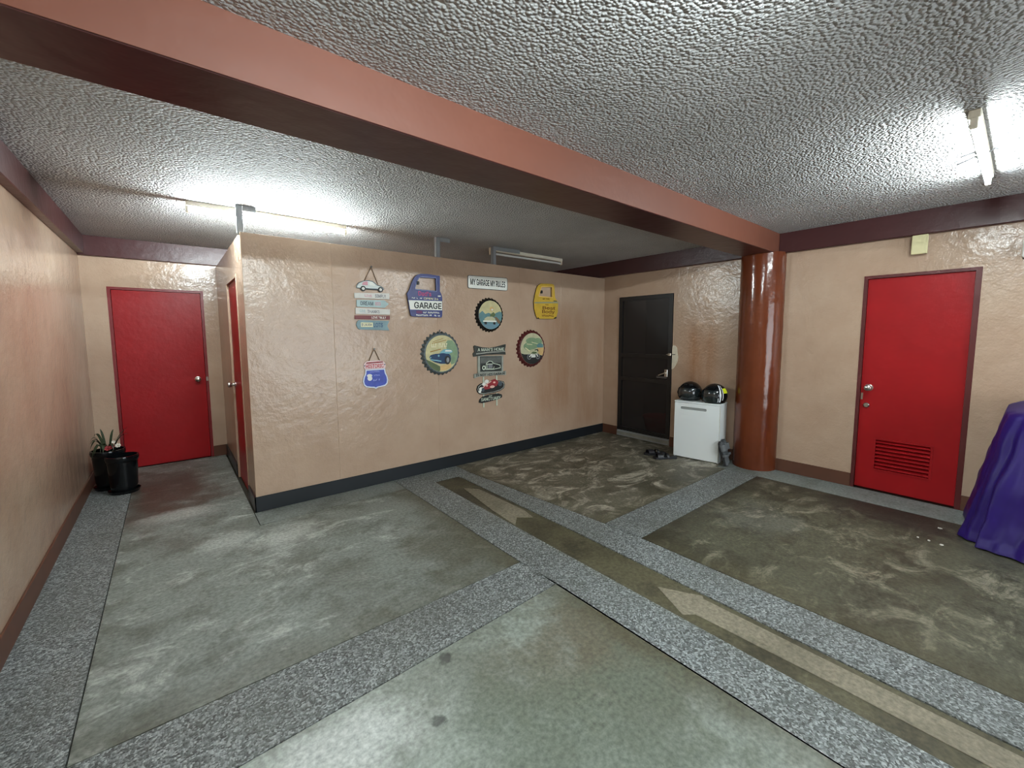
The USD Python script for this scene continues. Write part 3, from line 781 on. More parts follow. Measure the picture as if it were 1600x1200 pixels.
bl_red, bl_white = mat('bloom_red', srgb(150, 40, 44), 0.5), mat('bloom_white', srgb(206, 200, 186), 0.5)


def bloom(c, r, m, lab):
    out = []
    for k in range(7):
        s = trimesh.creation.icosphere(2, 1)
        s.apply_scale((r * 0.62, r * 0.4, r * 0.22))
        s.apply_transform(trimesh.transformations.rotation_matrix(-0.5, (0, 1, 0)))
        s.apply_translation((r * 0.55, 0, 0))
        s.apply_transform(trimesh.transformations.rotation_matrix(k * 2 * math.pi / 7, (0, 0, 1)))
        out.append(s)
    q = tri(out)
    q.apply_transform(trimesh.transformations.rotation_matrix(0.9, (1, 0, 0)))
    q.apply_translation(c)
    stem = rod(c, (-0.535, 5.66, 0.32), 0.003, 6)
    b = pl.add('bloom', q, m, smooth=40, label=lab)
    b.add('stem', stem, leaf_m)


bloom((-0.53, 5.575, 0.412), 0.026, bl_red, 'red bloom')
bloom((-0.50, 5.57, 0.42), 0.022, bl_red, 'red bloom')
bloom((-0.455, 5.585, 0.425), 0.022, bl_white, 'white bloom')
bloom((-0.485, 5.60, 0.462), 0.015, bl_white, 'small white bloom')


# ------------------------------------------------------------------ purple cloth
def cloth():
    nu, nv = 220, 44
    V = []
    cx, cy = 4.775, -0.56
    for j in range(nv):
        t = j / (nv - 1)
        for i in range(nu):
            a = 2 * math.pi * i / nu
            e = 0.42
            cxn, sxn = math.copysign(abs(math.cos(a)) ** e, math.cos(a)), math.copysign(abs(math.sin(a)) ** e, math.sin(a))
            k = 1 / max(abs(cxn), abs(sxn)) if False else 1
            if t < 0.2:                       # top sheet
                q = t / 0.2
                ax, ay = 0.27 * q, 0.60 * q
                x, y = cx + ax * cxn * k, cy + ay * sxn * k
                z = 0.985 + 0.13 * (x - cx) - 0.035 * q ** 6 + 0.006 * math.sin(9 * x + 7 * y)
            else:
                q = (t - 0.2) / 0.8
                s = q ** 0.85
                ax, ay = 0.27 + 0.275 * s + 0.02 * (q > 0.97), 0.60 + 0.16 * s
                f = (0.002 + 0.016 * q) * (math.sin(13 * a + 2.0 * q) + 0.6 * math.sin(23 * a + 1.3 + 3 * q) + 0.5 * math.sin(7 * a - 4 * q))
                x, y = cx + (ax + f) * cxn, cy + (ay + f) * sxn
                z0 = 0.985 + 0.13 * (cx + 0.27 * cxn - cx) - 0.035
                z = z0 * (1 - q) + 0.012 * q
                z += 0.05 * math.sin(q * math.pi) * math.sin(5 * a + 5 * q)* 0.4
                z = max(z, 0.006 + 0.004 * math.sin(17 * a))
            V.append((min(x, 5.085 + 0.01 * math.sin(5 * a)), y, z))
    # hem lying on the floor
    F = []
    for j in range(nv - 1):
        for i in range(nu):
            a, b = j * nu + i, j * nu + (i + 1) % nu
            F += [(a, a + nu, b + nu), (a, b + nu, b)]
    V = np.array(V)
    d = meshkit.fbm(V * 5.0, 3, 3) - 0.5
    dirs = V - np.array([cx, cy, 0.5])
    dirs[:, 2] *= 0.2
    V = V + dirs / np.linalg.norm(dirs, axis=1, keepdims=True) * (d * 0.045)[:, None] * np.clip((0.95 - V[:, 2:3]) * 4, 0, 1)
    V[:, 2] = np.maximum(V[:, 2], 0.004)
    V[:, 0] = np.minimum(V[:, 0], 5.094)
    m = trimesh.Trimesh(V, F, process=False)
    return m


purple = mat('purple_satin', srgb(33, 14, 88), 0.42, 0.25, var=0.15, vscale=5)
pc = thing('cloth_cover', 'purple satin cloth draped to the floor over a tall bulky object', 'cloth cover', (4.775, -0.56, 0))
pc.add('cloth', cloth(), purple, smooth=60)

# ------------------------------------------------------------------ plaster flakes on the floor
fl_m = mat('flake', srgb(200, 198, 190), 0.8)
for x, y, r, lab in ((4.150, 0.272, 0.014, 'largest white plaster flake on the floor in front of the purple cloth'), (4.171, 0.339, 0.009, 'small white flake, the middle of three in a row by the purple cloth'),
                     (4.177, 0.397, 0.008, 'small white flake, farthest from the cloth in the row of three'), (4.50, 0.313, 0.016, 'thin pale flake on the dark floor closest to the right red door')):
    pts = [(x + r * (0.6 + 0.4 * rng.random()) * math.cos(a), y + r * (0.6 + 0.4 * rng.random()) * math.sin(a)) for a in np.linspace(0, 2 * math.pi, 8)[:-1]]
    single('plaster_flake', on_z(sg.Polygon(pts), 0.006, 0.005), fl_m, lab, 'flake', 'white plaster flakes by the purple cloth')

# ------------------------------------------------------------------ signs on the partition
Y0 = YP - 0.0005
ink = mat('ink_black', srgb(26, 30, 30), 0.5)
white_ink = mat('ink_white', srgb(228, 230, 222), 0.5)
pink_ink = mat('ink_pink', srgb(206, 150, 160), 0.5)
grey_ink = mat('ink_grey', srgb(120, 122, 126), 0.5)
red_ink = mat('ink_red', srgb(176, 40, 60), 0.5)
cream = mat('cream_enamel', srgb(214, 210, 170), 0.4, var=0.1, vscale=25)
string_m = mat('jute_string', srgb(104, 84, 66), 0.9)
slate_ink = mat('ink_slate', srgb(72, 84, 94), 0.5)


def hangers(t, nail, ends, y):
    n = t.add('nail', [rod((nail[0], Y0, nail[1]), (nail[0], Y0 - 0.02, nail[1]), 0.004, 8), rod((nail[0], Y0 - 0.02, nail[1]), (nail[0], Y0 - 0.023, nail[1]), 0.009, 12)], dark_steel)
    for e in ends:
        t.add('string', rod((nail[0], Y0 - 0.012, nail[1]), (e[0], y, e[1]), 0.0035, 6), string_m)


# 1 planks
t = thing('hanging_sign', 'hanging sign of five painted planks under a small car cut-out', 'sign', (1.546, YP, 1.55))
hangers(t, (1.546, 2.154), ((1.473, 2.005), (1.610, 1.995)), Y0 - 0.008)
PY = Y0 - 0.014
teal = mat('plank_teal', srgb(172, 194, 194), 0.6, var=0.12, vscale=15)
offw = mat('plank_white', srgb(216, 214, 208), 0.6, var=0.08, vscale=15)
mar = mat('plank_maroon', srgb(128, 72, 74), 0.6, var=0.12, vscale=15)
blu = mat('plank_blue', srgb(128, 154, 160), 0.6, var=0.12, vscale=15)
planks = [
    ([(1.377, 1.850), (1.719, 1.854), (1.7215, 1.912), (1.377, 1.898)], offw, [('LIVE', 1.475, 1.545, 1.866, 1.888, pink_ink), ('SIMPLY', 1.575, 1.685, 1.864, 1.896, grey_ink)]),
    ([(1.395, 1.770), (1.668, 1.768), (1.712, 1.808), (1.668, 1.842), (1.396, 1.834)], teal, [('DREAM', 1.432, 1.555, 1.785, 1.822, slate_ink), ('BIG', 1.575, 1.63, 1.787, 1.822, pink_ink)]),
    ([(1.382, 1.701), (1.721, 1.702), (1.7225, 1.755), (1.383, 1.760)], offw, [('GIVE', 1.42, 1.475, 1.716, 1.744, teal), ('THANKS', 1.495, 1.615, 1.712, 1.742, grey_ink)]),
    ([(1.373, 1.652), (1.719, 1.654), (1.720, 1.691), (1.375, 1.688)], mar, [('LOVE TRULY', 1.535, 1.68, 1.659, 1.682, white_ink)]),
    ([(1.385, 1.601), (1.395, 1.57), (1.414, 1.554), (1.710, 1.546), (1.690, 1.592), (1.712, 1.640), (1.414, 1.643), (1.395, 1.63)], blu, [('LOTS', 1.552, 1.645, 1.576, 1.620, mat('ink_blue', srgb(46, 84, 120), 0.5))]),
]
for pts, m, ws in planks:
    k = t.add('plank', on_y(sg.Polygon(pts).buffer(-0.003).buffer(0.003), PY, 0.012), m)
    for (tx, a, b, c_, d_, wm) in ws:
        k.add('lettering', words(tx, a, b, c_, d_, PY, 0.0012), wm)
    if m is blu:
        k.add('label', on_y(rect(1.428, 1.545, 1.578, 1.622, 0.004), PY - 0.001, 0.002), cream)
        k.add('lettering', words('LAUGH', 1.455, 1.535, 1.588, 1.612, PY - 0.001, 0.0012), grey_ink)
        k.add('lettering', on_y(rect(1.437, 1.445, 1.586, 1.614), PY - 0.0025, 0.0015), grey_ink)
body = sg.Polygon([(1.398, 1.952), (1.402, 1.972), (1.418, 1.994), (1.445, 2.008), (1.47, 2.018), (1.518, 2.025), (1.556, 2.02), (1.585, 2.0), (1.604, 1.985), (1.635, 1.979), (1.655, 1.968), (1.668, 1.953), (1.664, 1.943), (1.40, 1.943)]).buffer(-0.004).buffer(0.004)
cp = t.add('car_cutout', on_y(body, PY, 0.010), mat('car_white', srgb(206, 214, 210), 0.5))
outl = (body - body.buffer(-0.006))
cp.add('outline', on_y(outl, PY - 0.0015, 0.002), slate_ink)
cp.add('window_pane', on_y(sg.Polygon([(1.452, 1.976), (1.462, 2.004), (1.508, 2.014), (1.508, 1.976)]), PY - 0.0012, 0.0015), pink_ink)
cp.add('window_pane', on_y(sg.Polygon([(1.523, 1.976), (1.523, 2.013), (1.552, 2.009), (1.576, 1.992), (1.582, 1.976)]), PY - 0.0012, 0.0015), white_ink)
cp.add('running_board', on_y(rect(1.492, 1.604, 1.936, 1.946), PY - 0.001, 0.008), ink)
for x in (1.462, 1.632):
    wv = cp.add('wheel', on_y(circ(x, 1.943, 0.025), PY - 0.003, 0.010), ink)
    cp.add('hub', on_y(circ(x, 1.943, 0.014), PY - 0.0045, 0.003), offw)


def bars(rows, y, d=0.0015):
    """illegible small print as short worn strokes"""
    r = np.random.default_rng(11)
    polys = []
    for (x0, x1, z0, z1, n) in rows:
        w_ = (x1 - x0) / n
        for k in range(n):
            if r.random() < 0.12:
                continue
            a = x0 + k * w_
            h0 = r.random()
            polys.append(sg.box(a, z0, a + w_ * 0.35, z1))
            polys.append(sg.box(a, z0 + (z1 - z0) * (0.0 if h0 < .5 else 0.65), a + w_ * 0.75, z0 + (z1 - z0) * (0.35 if h0 < .5 else 1.0)))
    return on_y(unary_union(polys), y - d, d)


# 2 blue car door
blue_e = mat('blue_enamel', srgb(37, 47, 110), 0.35, var=0.18, vscale=9)
t = thing('car_door_sign', 'blue car door shaped sign reading GARAGE on a white band', 'sign', (2.1, YP, 1.69))
o = sg.Polygon([(1.905, 1.92), (1.93, 1.96), (1.949, 2.01), (1.972, 2.06), (1.99, 2.09), (2.02, 2.117), (2.06, 2.131), (2.15, 2.136), (2.287, 2.128), (2.283, 1.966), (2.30, 1.94), (2.310, 1.905), (2.311, 1.80), (2.306, 1.705), (2.296, 1.686), (1.957, 1.690), (1.94, 1.70), (1.925, 1.78)])
win = sg.Polygon([(1.995, 1.974), (2.02, 2.05), (2.045, 2.088), (2.065, 2.094), (2.236, 2.098), (2.238, 1.968)])
SY = Y0 - 0.030
shell_p = o.buffer(-0.008).buffer(0.008) - win.buffer(-0.006).buffer(0.006)
t.add('door_panel', on_y(shell_p, SY, 0.014), blue_e)
t.add('rim', on_y(o.buffer(-0.002) - o.buffer(-0.02) , SY + 0.014, 0.0155), mat('rim_grey', srgb(96, 104, 92), 0.5))
frame_line = win.buffer(0.010) - win.buffer(0.003)
t.add('window_frame', on_y(frame_line.intersection(o.buffer(-0.012)), SY - 0.003, 0.004), mat('blue_light', srgb(108, 118, 160), 0.4))
band_p = sg.Polygon([(1.90, 1.855), (2.33, 1.862), (2.33, 1.763), (1.90, 1.760)]).intersection(o.buffer(-0.004))
bd = t.add('white_band', on_y(band_p, SY - 0.002, 0.003), white_ink)
bd.add('lettering', words('GARAGE', 1.978, 2.297, 1.775, 1.840, SY - 0.002, 0.002), ink)
t.add('lettering', words("Dad's", 2.028, 2.178, 1.906, 1.953, SY, 0.002), mat('ink_magenta', srgb(188, 70, 120), 0.5), label='pink name in script')
t.add('lettering', words('OPEN 24', 2.09, 2.262, 1.870, 1.893, SY, 0.002), cream)
t.add('small_print', bars([(2.08, 2.275, 1.727, 1.744, 14), (2.0, 2.28, 1.698, 1.714, 20), (1.955, 2.075, 1.874, 1.886, 9)], SY), white_ink, kind='stuff')
t.add('red_mark', on_y(rect(2.0, 2.068, 1.722, 1.752, 0.004), SY - 0.0015, 0.002), mat('ink_purple', srgb(96, 40, 90), 0.5))
t.add('mirror', on_y(rect(2.012, 2.038, 2.018, 2.052, 0.008), SY - 0.012, 0.014), ink)
t.add('door_handle', on_y(rect(2.252, 2.288, 1.908, 1.920, 0.005), SY - 0.008, 0.010), white_ink)

# 3 white plate
t = thing('plate_sign', 'long white plate reading MY GARAGE MY RULES', 'sign', (2.945, YP, 2.03))
pl_o = sg.Polygon([(2.660, 2.031), (3.228, 2.035), (3.229, 2.180), (2.661, 2.168)]).buffer(-0.02).buffer(0.02)
t.add('plate', on_y(pl_o, Y0 - 0.008, 0.008), white_ink)
t.add('border', on_y(pl_o.buffer(0.006) - pl_o.buffer(-0.001), Y0 - 0.010, 0.010), mat('border_grey', srgb(110, 108, 104), 0.5))
t.add('lettering', words('MY GARAGE MY RULES', 2.693, 3.197, 2.068, 2.138, Y0 - 0.008, 0.002), ink)

# 4 yellow car door
yel = mat('yellow_enamel', srgb(206, 170, 62), 0.35, var=0.12, vscale=12)
t = thing('car_door_sign', 'yellow car door shaped sign at the far end of the partition', 'sign', (3.87, YP, 1.70))
o = sg.Polygon([(3.655, 1.925), (3.672, 2.0), (3.70, 2.085), (3.725, 2.13), (3.777, 2.158), (3.985, 2.166), (4.012, 2.15), (4.03, 1.99), (4.05, 1.965), (4.088, 1.943), (4.082, 1.80), (4.047, 1.708), (3.72, 1.702), (3.69, 1.745), (3.662, 1.83)])
win = sg.Polygon([(3.738, 1.998), (3.785, 2.110), (3.972, 2.122), (3.973, 1.994)])
t.add('door_panel', on_y(o.buffer(-0.012).buffer(0.012) - win, SY, 0.014), yel)
t.add('rim', on_y(o.buffer(-0.002) - o.buffer(-0.02), SY + 0.014, 0.0155), mat('rim_dark', srgb(70, 66, 48), 0.5))
t.add('window_frame', on_y((win.buffer(0.012) - win.buffer(0.001)), SY - 0.003, 0.004), mat('yellow_light', srgb(226, 184, 110), 0.4))
t.add('trim_strip', on_y(sg.Polygon([(3.655, 1.915), (4.088, 1.938), (4.088, 1.918), (3.655, 1.896)]).intersection(o), SY - 0.004, 0.005), mat('trim_greygreen', srgb(150, 152, 122), 0.4))
for q in ([(3.70, 1.702), (3.745, 1.702), (3.725, 1.722)], [(4.0, 1.708), (4.05, 1.712), (4.06, 1.735), (4.03, 1.73)]):
    t.add('corner_guard', on_y(sg.Polygon(q), SY - 0.002, 0.003), ink)
brown_ink = mat('ink_brown', srgb(116, 74, 22), 0.6)
t.add('small_print', bars([(3.80, 3.93, 1.955, 1.972, 8), (3.85, 3.91, 1.882, 1.892, 5), (3.79, 4.01, 1.735, 1.758, 9)], SY), brown_ink, kind='stuff')
t.add('lettering', words('Best', 3.80, 4.03, 1.826, 1.868, SY, 0.002), brown_ink)
t.add('lettering', words('Body', 3.792, 4.02, 1.766, 1.82, SY, 0.002), brown_ink)
t.add('mirror', on_y(rect(3.76, 3.79, 2.03, 2.068, 0.008), SY - 0.012, 0.014), ink)
t.add('door_handle', on_y(rect(4.0, 4.06, 1.938, 1.95, 0.005), SY - 0.008, 0.010), dark_steel)


# 5 bottle caps
def cap(label, x, z, r, rim_m, n=26):
    t = thing('bottle_cap_sign', label, 'sign', (x, YP, z - r))
    prof = [(1.0, 0.0, 1.0), (0.985, 0.012, 1.0), (0.955, 0.026, 0.8), (0.92, 0.037, 0.45), (0.88, 0.043, 0.1), (0.84, 0.044, 0.0), (0.815, 0.040, 0.0)]
    na = n * 8
    V = []
    for (rr, dep, amp) in prof:
        for k in range(na):
            a = 2 * math.pi * k / na
            q = r * rr + 0.018 * r / 0.24 * amp * (0.5 * math.cos(n * a) - 0.5)
            V.append((x + q * math.cos(a), Y0 - dep, z + q * math.sin(a)))
    F = []
    for j in range(len(prof) - 1):
        for k in range(na):
            a, b = j * na + k, j * na + (k + 1) % na
            F += [(a, b, b + na), (a, b + na, a + na)]
    m = trimesh.Trimesh(np.array(V), F, process=False)
    t.add('crimped_rim', m, rim_m, smooth=40)
    return t


FY = Y0 - 0.041


def face(t, x, z, r, bg, layers):
    disc = circ(x, z, r * 0.818, 24)
    f = t.add('face', on_y(disc, FY, 0.004), bg)
    lim = disc.buffer(-0.001)
    for k, (name, poly, m, lab) in enumerate(layers):
        q = poly.intersection(lim)
        if q.is_empty:
            continue
        f.add(name, on_y(q, FY - 0.0008 * (k + 1), 0.0008 * (k + 1)), m, label=lab)
    return f


sage = mat('sage', srgb(126, 152, 118), 0.45, var=0.2, vscale=20)
sand = mat('sand', srgb(206, 172, 116), 0.45, var=0.15, vscale=20)
face_cream = mat('face_cream', srgb(196, 188, 142), 0.4, var=0.18, vscale=14)
face_pale = mat('face_pale', srgb(188, 186, 152), 0.4, var=0.22, vscale=18)
navy = mat('car_navy', srgb(30, 62, 96), 0.3, var=0.15, vscale=30)
sky_b = mat('car_lightblue', srgb(120, 176, 190), 0.4, var=0.15, vscale=20)
water = mat('face_teal', srgb(92, 132, 136), 0.4, var=0.15, vscale=15)
moss = mat('face_moss', srgb(84, 100, 64), 0.4, var=0.25, vscale=20)

x, z, r = 2.288, 1.298, 0.242
t = cap('large grey bottle cap sign showing a dark blue car', x, z, r, mat('cap_grey', srgb(78, 90, 94), 0.3, var=0.2, vscale=12), 30)
carp = sg.Polygon([(2.135, 1.262), (2.15, 1.285), (2.21, 1.297), (2.262, 1.298), (2.30, 1.302), (2.335, 1.296), (2.37, 1.292), (2.392, 1.272), (2.398, 1.238), (2.39, 1.205), (2.345, 1.185), (2.27, 1.186), (2.20, 1.205), (2.155, 1.228)])
face(t, x, z, r, face_cream, [
    ('hill', sg.Polygon([(2.33, 1.40), (2.36, 1.44), (2.42, 1.44), (2.49, 1.36), (2.49, 1.20), (2.40, 1.17), (2.36, 1.30)]), sage, None),
    ('ground', sg.Polygon([(2.10, 1.24), (2.18, 1.20), (2.28, 1.15), (2.25, 1.10), (2.13, 1.15)]), moss, None),
    ('stripe', unary_union([sg.LineString([(2.16, 1.405), (2.34, 1.442)]).buffer(0.004), sg.LineString([(2.15, 1.32), (2.27, 1.345)]).buffer(0.006), sg.LineString([(2.18, 1.425), (2.30, 1.46)]).buffer(0.003)]), mat('stripe_brown', srgb(160, 126, 66), 0.5), None),
    ('scroll', sg.Polygon([(2.262, 1.165), (2.40, 1.185), (2.395, 1.14), (2.34, 1.115), (2.262, 1.11)]), sand, None),
    ('car_roof', sg.Polygon([(2.255, 1.298), (2.275, 1.32), (2.31, 1.342), (2.37, 1.344), (2.41, 1.33), (2.42, 1.31), (2.37, 1.29)]), sky_b, None),
    ('car_body', carp, navy, 'dark blue car'),
    ('window_pane', sg.Polygon([(2.322, 1.318), (2.33, 1.334), (2.40, 1.333), (2.41, 1.315)]), white_ink, None),
    ('headlamp', unary_union([circ(2.245, 1.275, 0.011), circ(2.148, 1.258, 0.007)]), sky_b, None),
    ('bumper', sg.LineString([(2.15, 1.235), (2.22, 1.225), (2.27, 1.215)]).buffer(0.006), sky_b, None),
    ('tyre', ell(2.352, 1.225, 0.034, 0.048), ink, None),
    ('hub', ell(2.355, 1.225, 0.018, 0.028), zinc, None),
])
t.add('lettering', bars([(2.16, 2.36, 1.365, 1.41, 9)], FY - 0.001), mat('ink_pale', srgb(226, 220, 186), 0.5), label='faint pale lettering', kind='stuff')
t.add('hook', rod((2.288, Y0 - 0.004, 1.53), (2.288, Y0 - 0.004, 1.555), 0.008, 8), dark_steel)

x, z, r = 2.950, 1.731, 0.205
t = cap('black-rimmed bottle cap sign under the long white plate', x, z, r, black_gloss, 28)
face(t, x, z, r, face_cream, [
    ('sun', circ(2.965, 1.80, 0.028), sand, None),
    ('hills', sg.Polygon([(2.78, 1.74), (2.83, 1.775), (2.87, 1.74), (2.92, 1.755), (2.98, 1.735), (3.04, 1.76), (3.08, 1.775), (3.13, 1.76), (3.13, 1.62), (2.78, 1.62)]), water, None),
    ('trees', sg.Polygon([(2.94, 1.735), (2.99, 1.765), (3.02, 1.735), (3.0, 1.71), (2.94, 1.71)]), moss, None),
    ('rocks', sg.Polygon([(3.0, 1.71), (3.04, 1.705), (3.09, 1.66), (3.10, 1.62), (3.06, 1.63), (3.03, 1.67)]), mat('rock_brown', srgb(118, 92, 66), 0.5), None),
    ('lake', sg.box(2.78, 1.55, 3.13, 1.63), mat('lake_blue', srgb(104, 140, 156), 0.4), None),
    ('car_body', sg.Polygon([(2.85, 1.655), (2.86, 1.69), (2.90, 1.71), (2.97, 1.712), (3.01, 1.69), (3.02, 1.655)]), face_pale, 'pale car'),
    ('bumper', rect(2.838, 3.03, 1.648, 1.666, 0.005), white_ink, None),
    ('tyre', unary_union([rect(2.855, 2.89, 1.62, 1.648, 0.006), rect(2.985, 3.015, 1.62, 1.648, 0.006)]), ink, None),
    ('emblem', circ(2.968, 1.792, 0.012), white_ink, None),
])

x, z, r = 3.612, 1.319, 0.244
t = cap('maroon-rimmed bottle cap sign showing a motorbike', x, z, r, mat('cap_maroon', srgb(82, 26, 28), 0.3, var=0.15, vscale=12), 28)
bx, bz = 3.64, 1.235
face(t, x, z, r, face_pale, [
    ('trees', unary_union([ell(3.60, 1.42, 0.10, 0.04), ell(3.70, 1.41, 0.08, 0.045), ell(3.55, 1.35, 0.09, 0.05), ell(3.63, 1.36, 0.08, 0.05)]), sage, None),
    ('hill', sg.Polygon([(3.68, 1.36), (3.74, 1.39), (3.80, 1.37), (3.80, 1.32), (3.70, 1.33)]), water, None),
    ('sand', sg.Polygon([(3.70, 1.33), (3.82, 1.33), (3.82, 1.23), (3.72, 1.23)]), sand, None),
    ('ground', sg.Polygon([(3.40, 1.27), (3.47, 1.25), (3.70, 1.24), (3.80, 1.22), (3.75, 1.12), (3.48, 1.12)]), ink, None),
    ('stripe', unary_union([sg.LineString([(3.49, 1.33), (3.56, 1.29)]).buffer(0.007), sg.LineString([(3.60, 1.40), (3.70, 1.38)]).buffer(0.004), sg.LineString([(3.52, 1.38), (3.60, 1.37)]).buffer(0.005)]), cream, None),
    ('tyre', unary_union([circ(3.555, 1.215, 0.036) - circ(3.555, 1.215, 0.024), circ(3.705, 1.215, 0.036) - circ(3.705, 1.215, 0.024)]), grey_ink, None),
    ('engine', unary_union([rect(3.59, 3.66, 1.205, 1.24, 0.008), sg.LineString([(3.555, 1.215), (3.60, 1.25), (3.675, 1.255), (3.705, 1.215)]).buffer(0.006)]), white_ink, 'pale engine and frame of the motorbike'),
    ('tank', sg.Polygon([(3.58, 1.255), (3.62, 1.28), (3.67, 1.275), (3.69, 1.255), (3.64, 1.25)]), moss, None),
    ('handlebar', sg.LineString([(3.655, 1.30), (3.70, 1.305), (3.705, 1.285)]).buffer(0.005), ink, None),
])

# 6 shield
t = thing('shield_sign', 'small hanging blue and white shield sign reading HISTORIC', 'sign', (1.555, YP, 0.97))
hangers(t, (1.549, 1.365), ((1.490, 1.235), (1.613, 1.232)), Y0 - 0.006)
HY = Y0 - 0.012
top = sg.Polygon([(1.468, 1.244), (1.50, 1.25), (1.60, 1.25), (1.634, 1.243), (1.655, 1.225), (1.664, 1.203), (1.657, 1.17), (1.452, 1.168), (1.438, 1.203), (1.448, 1.228)]).buffer(-0.005).buffer(0.005)
b_ = t.add('banner', on_y(top, HY, 0.010), mat('banner_white', srgb(226, 200, 200), 0.45))
b_.add('red_strip', on_y(sg.Polygon([(1.463, 1.222), (1.47, 1.235), (1.63, 1.241), (1.637, 1.228)]), HY - 0.001, 0.0015), mat('ink_darkred', srgb(140, 46, 52), 0.5))
b_.add('lettering', words('HISTORIC', 1.462, 1.640, 1.177, 1.216, HY, 0.0015), red_ink)
b_.add('screw', on_y(unary_union([circ(1.449, 1.203, 0.006), circ(1.652, 1.207, 0.006)]), HY - 0.002, 0.003), slate_ink)
sh = sg.Polygon([(1.456, 1.166), (1.655, 1.168), (1.660, 1.125), (1.676, 1.09), (1.683, 1.05), (1.675, 1.015), (1.652, 0.993), (1.61, 0.985), (1.575, 0.981), (1.555, 0.970), (1.535, 0.981), (1.50, 0.985), (1.46, 0.993), (1.437, 1.015), (1.428, 1.05), (1.436, 1.09), (1.452, 1.125)]).buffer(-0.004).buffer(0.004)
s_ = t.add('shield', on_y(sh, HY, 0.010), mat('shield_white', srgb(206, 214, 230), 0.4))
s_.add('blue_field', on_y(sh.buffer(-0.0125), HY - 0.0012, 0.002), mat('shield_blue', srgb(52, 72, 172), 0.4, var=0.2, vscale=18))
s_.add('headlamp_motif', on_y(unary_union([ell(1.495, 1.105, 0.026, 0.016), circ(1.497, 1.078, 0.024)]), HY - 0.002, 0.002), white_ink)
s_.add('small_print', bars([(1.53, 1.60, 1.05, 1.068, 5), (1.50, 1.60, 1.135, 1.146, 8), (1.54, 1.60, 1.10, 1.112, 5)], HY - 0.001), mat('ink_lilac', srgb(150, 160, 220), 0.5), kind='stuff')

# 7 tall sign
t = thing('tin_sign', "tall black and grey tin sign ending in the word SANCTUARY", 'sign', (2.96, YP, 0.70))
TY = Y0 - 0.016
soft_grey = mat('tin_grey', srgb(150, 154, 144), 0.45, var=0.2, vscale=20)
charcoal = mat('tin_charcoal', srgb(52, 58, 54), 0.4, var=0.25, vscale=15)
pale_green = mat('tin_pale', srgb(196, 206, 188), 0.5)
rib = sg.Polygon([(2.722, 1.362), (2.735, 1.376), (2.84, 1.352), (2.955, 1.343), (3.06, 1.356), (3.192, 1.382), (3.186, 1.34), (3.178, 1.318), (3.19, 1.256), (3.06, 1.262), (2.90, 1.262), (2.718, 1.246), (2.712, 1.282), (2.735, 1.30)])
k = t.add('top_ribbon', on_y(rib, TY - 0.004, 0.019), charcoal)
k.add('ribbon_fold', on_y(sg.Polygon([(2.75, 1.285), (2.95, 1.298), (3.18, 1.30), (3.182, 1.29), (2.95, 1.284), (2.75, 1.27)]), TY - 0.006, 0.003), soft_grey)
k.add('lettering', words("A MAN'S HOME", 2.772, 3.165, 1.305, 1.343, TY - 0.004, 0.002), pale_green)
pan = sg.Polygon([(2.776, 1.252), (3.155, 1.246), (3.152, 1.044), (2.776, 1.052)])
k = t.add('picture_panel', on_y(pan, TY, 0.015), soft_grey)
inn = sg.Polygon([(2.808, 1.244), (3.128, 1.238), (3.126, 1.056), (2.808, 1.066)])
k.add('picture', on_y(inn, TY - 0.0015, 0.002), charcoal)
k.add('haze', on_y(sg.Polygon([(2.815, 1.236), (3.12, 1.230), (3.12, 1.16), (2.815, 1.165)]), TY - 0.002, 0.001), mat('tin_mid', srgb(96, 100, 96), 0.5, var=0.3, vscale=20))
carw = sg.Polygon([(2.885, 1.09), (2.89, 1.14), (2.90, 1.165), (2.935, 1.185), (2.975, 1.182), (3.0, 1.155), (3.05, 1.145), (3.10, 1.13), (3.105, 1.098), (3.0, 1.085)])
k.add('car_body', on_y(carw, TY - 0.004, 0.002), ink)
k.add('car_outline', on_y(unary_union([carw.boundary.buffer(0.0045), sg.LineString([(2.905, 1.15), (2.985, 1.15)]).buffer(0.005), sg.LineString([(2.91, 1.15), (2.905, 1.095), (3.0, 1.09), (3.01, 1.115)]).buffer(0.004)]), TY - 0.0055, 0.002), pale_green)
k.add('grille', on_y(rect(2.922, 2.985, 1.10, 1.145, 0.006), TY - 0.0055, 0.002), grey_ink)
k.add('wheel', on_y(circ(2.858, 1.11, 0.038), TY - 0.005, 0.003), ink)
k.add('wheel_ring', on_y(ell(2.858, 1.11, 0.025, 0.028) - ell(2.858, 1.11, 0.012, 0.014), TY - 0.006, 0.003), pale_green)
lowr = sg.Polygon([(2.722, 1.042), (2.80, 1.050), (3.14, 1.044), (3.195, 1.052), (3.190, 1.000), (3.13, 1.008), (2.80, 1.010), (2.722, 0.994)])
k = t.add('lower_ribbon', on_y(lowr, TY - 0.004, 0.019), soft_grey)
k.add('lettering', words('IS NOT HIS GARAGE', 2.745, 3.175, 1.012, 1.040, TY - 0.004, 0.002), ink)
for xx in (2.858, 3.055):
    t.add('hanging_strap', on_y(rect(xx - 0.009, xx + 0.009, 0.93, 1.005), TY + 0.004, 0.006), pale_green)
    t.add('hanging_strap', on_y(rect(xx - 0.009, xx + 0.009, 0.636, 0.725), TY + 0.004, 0.006), pale_green)
    t.add('hanging_strap', on_y(rect(xx - 0.009, xx + 0.009, 0.75, 0.79), TY + 0.004, 0.006), pale_green)
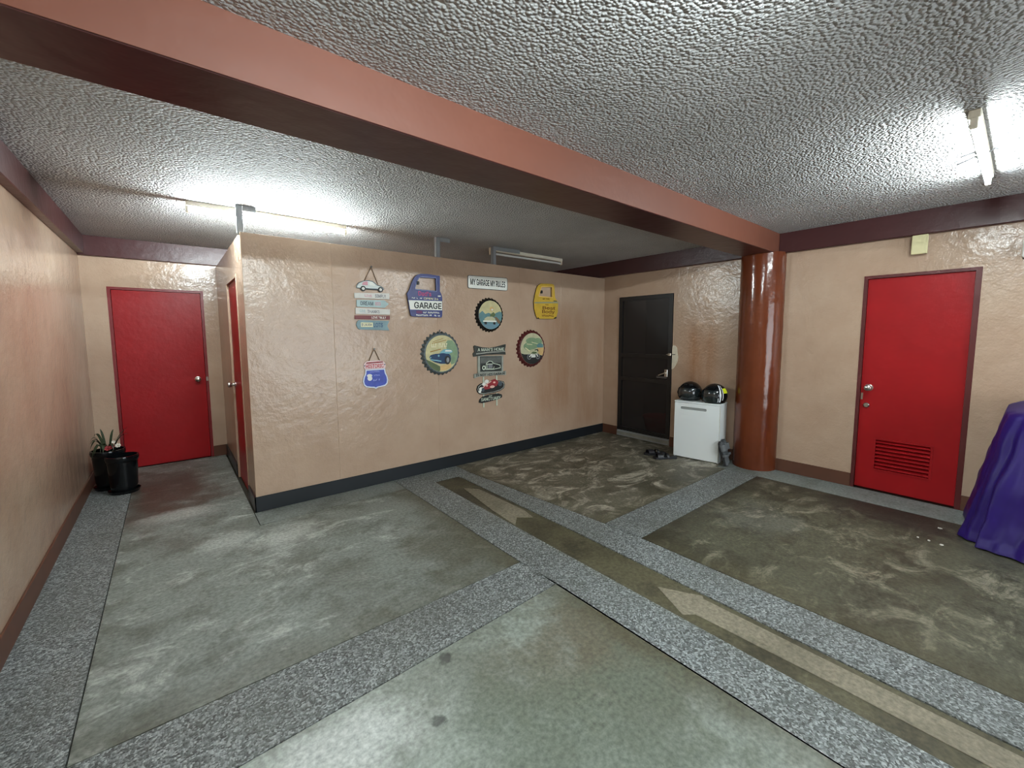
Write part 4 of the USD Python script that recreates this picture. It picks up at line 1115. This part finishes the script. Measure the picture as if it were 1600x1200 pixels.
ov = sg.Polygon([(2.76, 0.86), (2.775, 0.90), (2.82, 0.925), (2.90, 0.93), (3.0, 0.935), (3.10, 0.94), (3.16, 0.925), (3.178, 0.885), (3.165, 0.845), (3.11, 0.815), (3.0, 0.797), (2.87, 0.79), (2.80, 0.80), (2.77, 0.825)]).buffer(-0.01).buffer(0.01)
k = t.add('oval_plate', on_y(ov, TY, 0.015), ink)
k.add('plate_border', on_y(ov.buffer(-0.008) - ov.buffer(-0.016), TY - 0.0012, 0.002), soft_grey)
k.add('speed_cloud', on_y(unary_union([ell(2.82, 0.86, 0.03, 0.022), ell(2.80, 0.83, 0.02, 0.016), ell(2.90, 0.945, 0.03, 0.022), ell(2.86, 0.915, 0.025, 0.02)]), TY - 0.002, 0.003), white_ink)
rcar = sg.Polygon([(2.83, 0.85), (2.85, 0.885), (2.90, 0.91), (2.95, 0.925), (2.97, 0.955), (3.02, 0.965), (3.06, 0.945), (3.07, 0.915), (3.05, 0.88), (2.99, 0.865), (2.92, 0.85)])
k.add('car_body', on_y(rcar, TY - 0.005, 0.006), mat('tin_red', srgb(150, 44, 52), 0.4), label='red racing car')
k.add('car_highlight', on_y(unary_union([ell(2.98, 0.875, 0.035, 0.016), ell(2.90, 0.895, 0.014, 0.014), ell(3.01, 0.925, 0.018, 0.012), sg.LineString([(2.84, 0.875), (2.90, 0.915), (2.96, 0.94)]).buffer(0.006)]), TY - 0.006, 0.0015), mat('tin_pink', srgb(222, 184, 170), 0.5))
k.add('wheel', on_y(unary_union([ell(2.845, 0.85, 0.02, 0.024), ell(3.10, 0.90, 0.03, 0.028)]), TY - 0.006, 0.004), slate_ink)
np_ = sg.Polygon([(2.79, 0.70), (2.80, 0.735), (2.85, 0.768), (2.96, 0.782), (3.08, 0.782), (3.13, 0.765), (3.132, 0.735), (3.09, 0.715), (2.95, 0.70), (2.83, 0.69)]).buffer(-0.008).buffer(0.008)
k = t.add('name_plate', on_y(np_, TY - 0.002, 0.017), ink)
k.add('lettering', words('SANCTUARY', 2.815, 3.108, 0.712, 0.752, TY - 0.002, 0.002), pale_green)
k.add('small_print', bars([(2.93, 3.0, 0.760, 0.774, 4)], TY - 0.002), pale_green, kind='stuff')
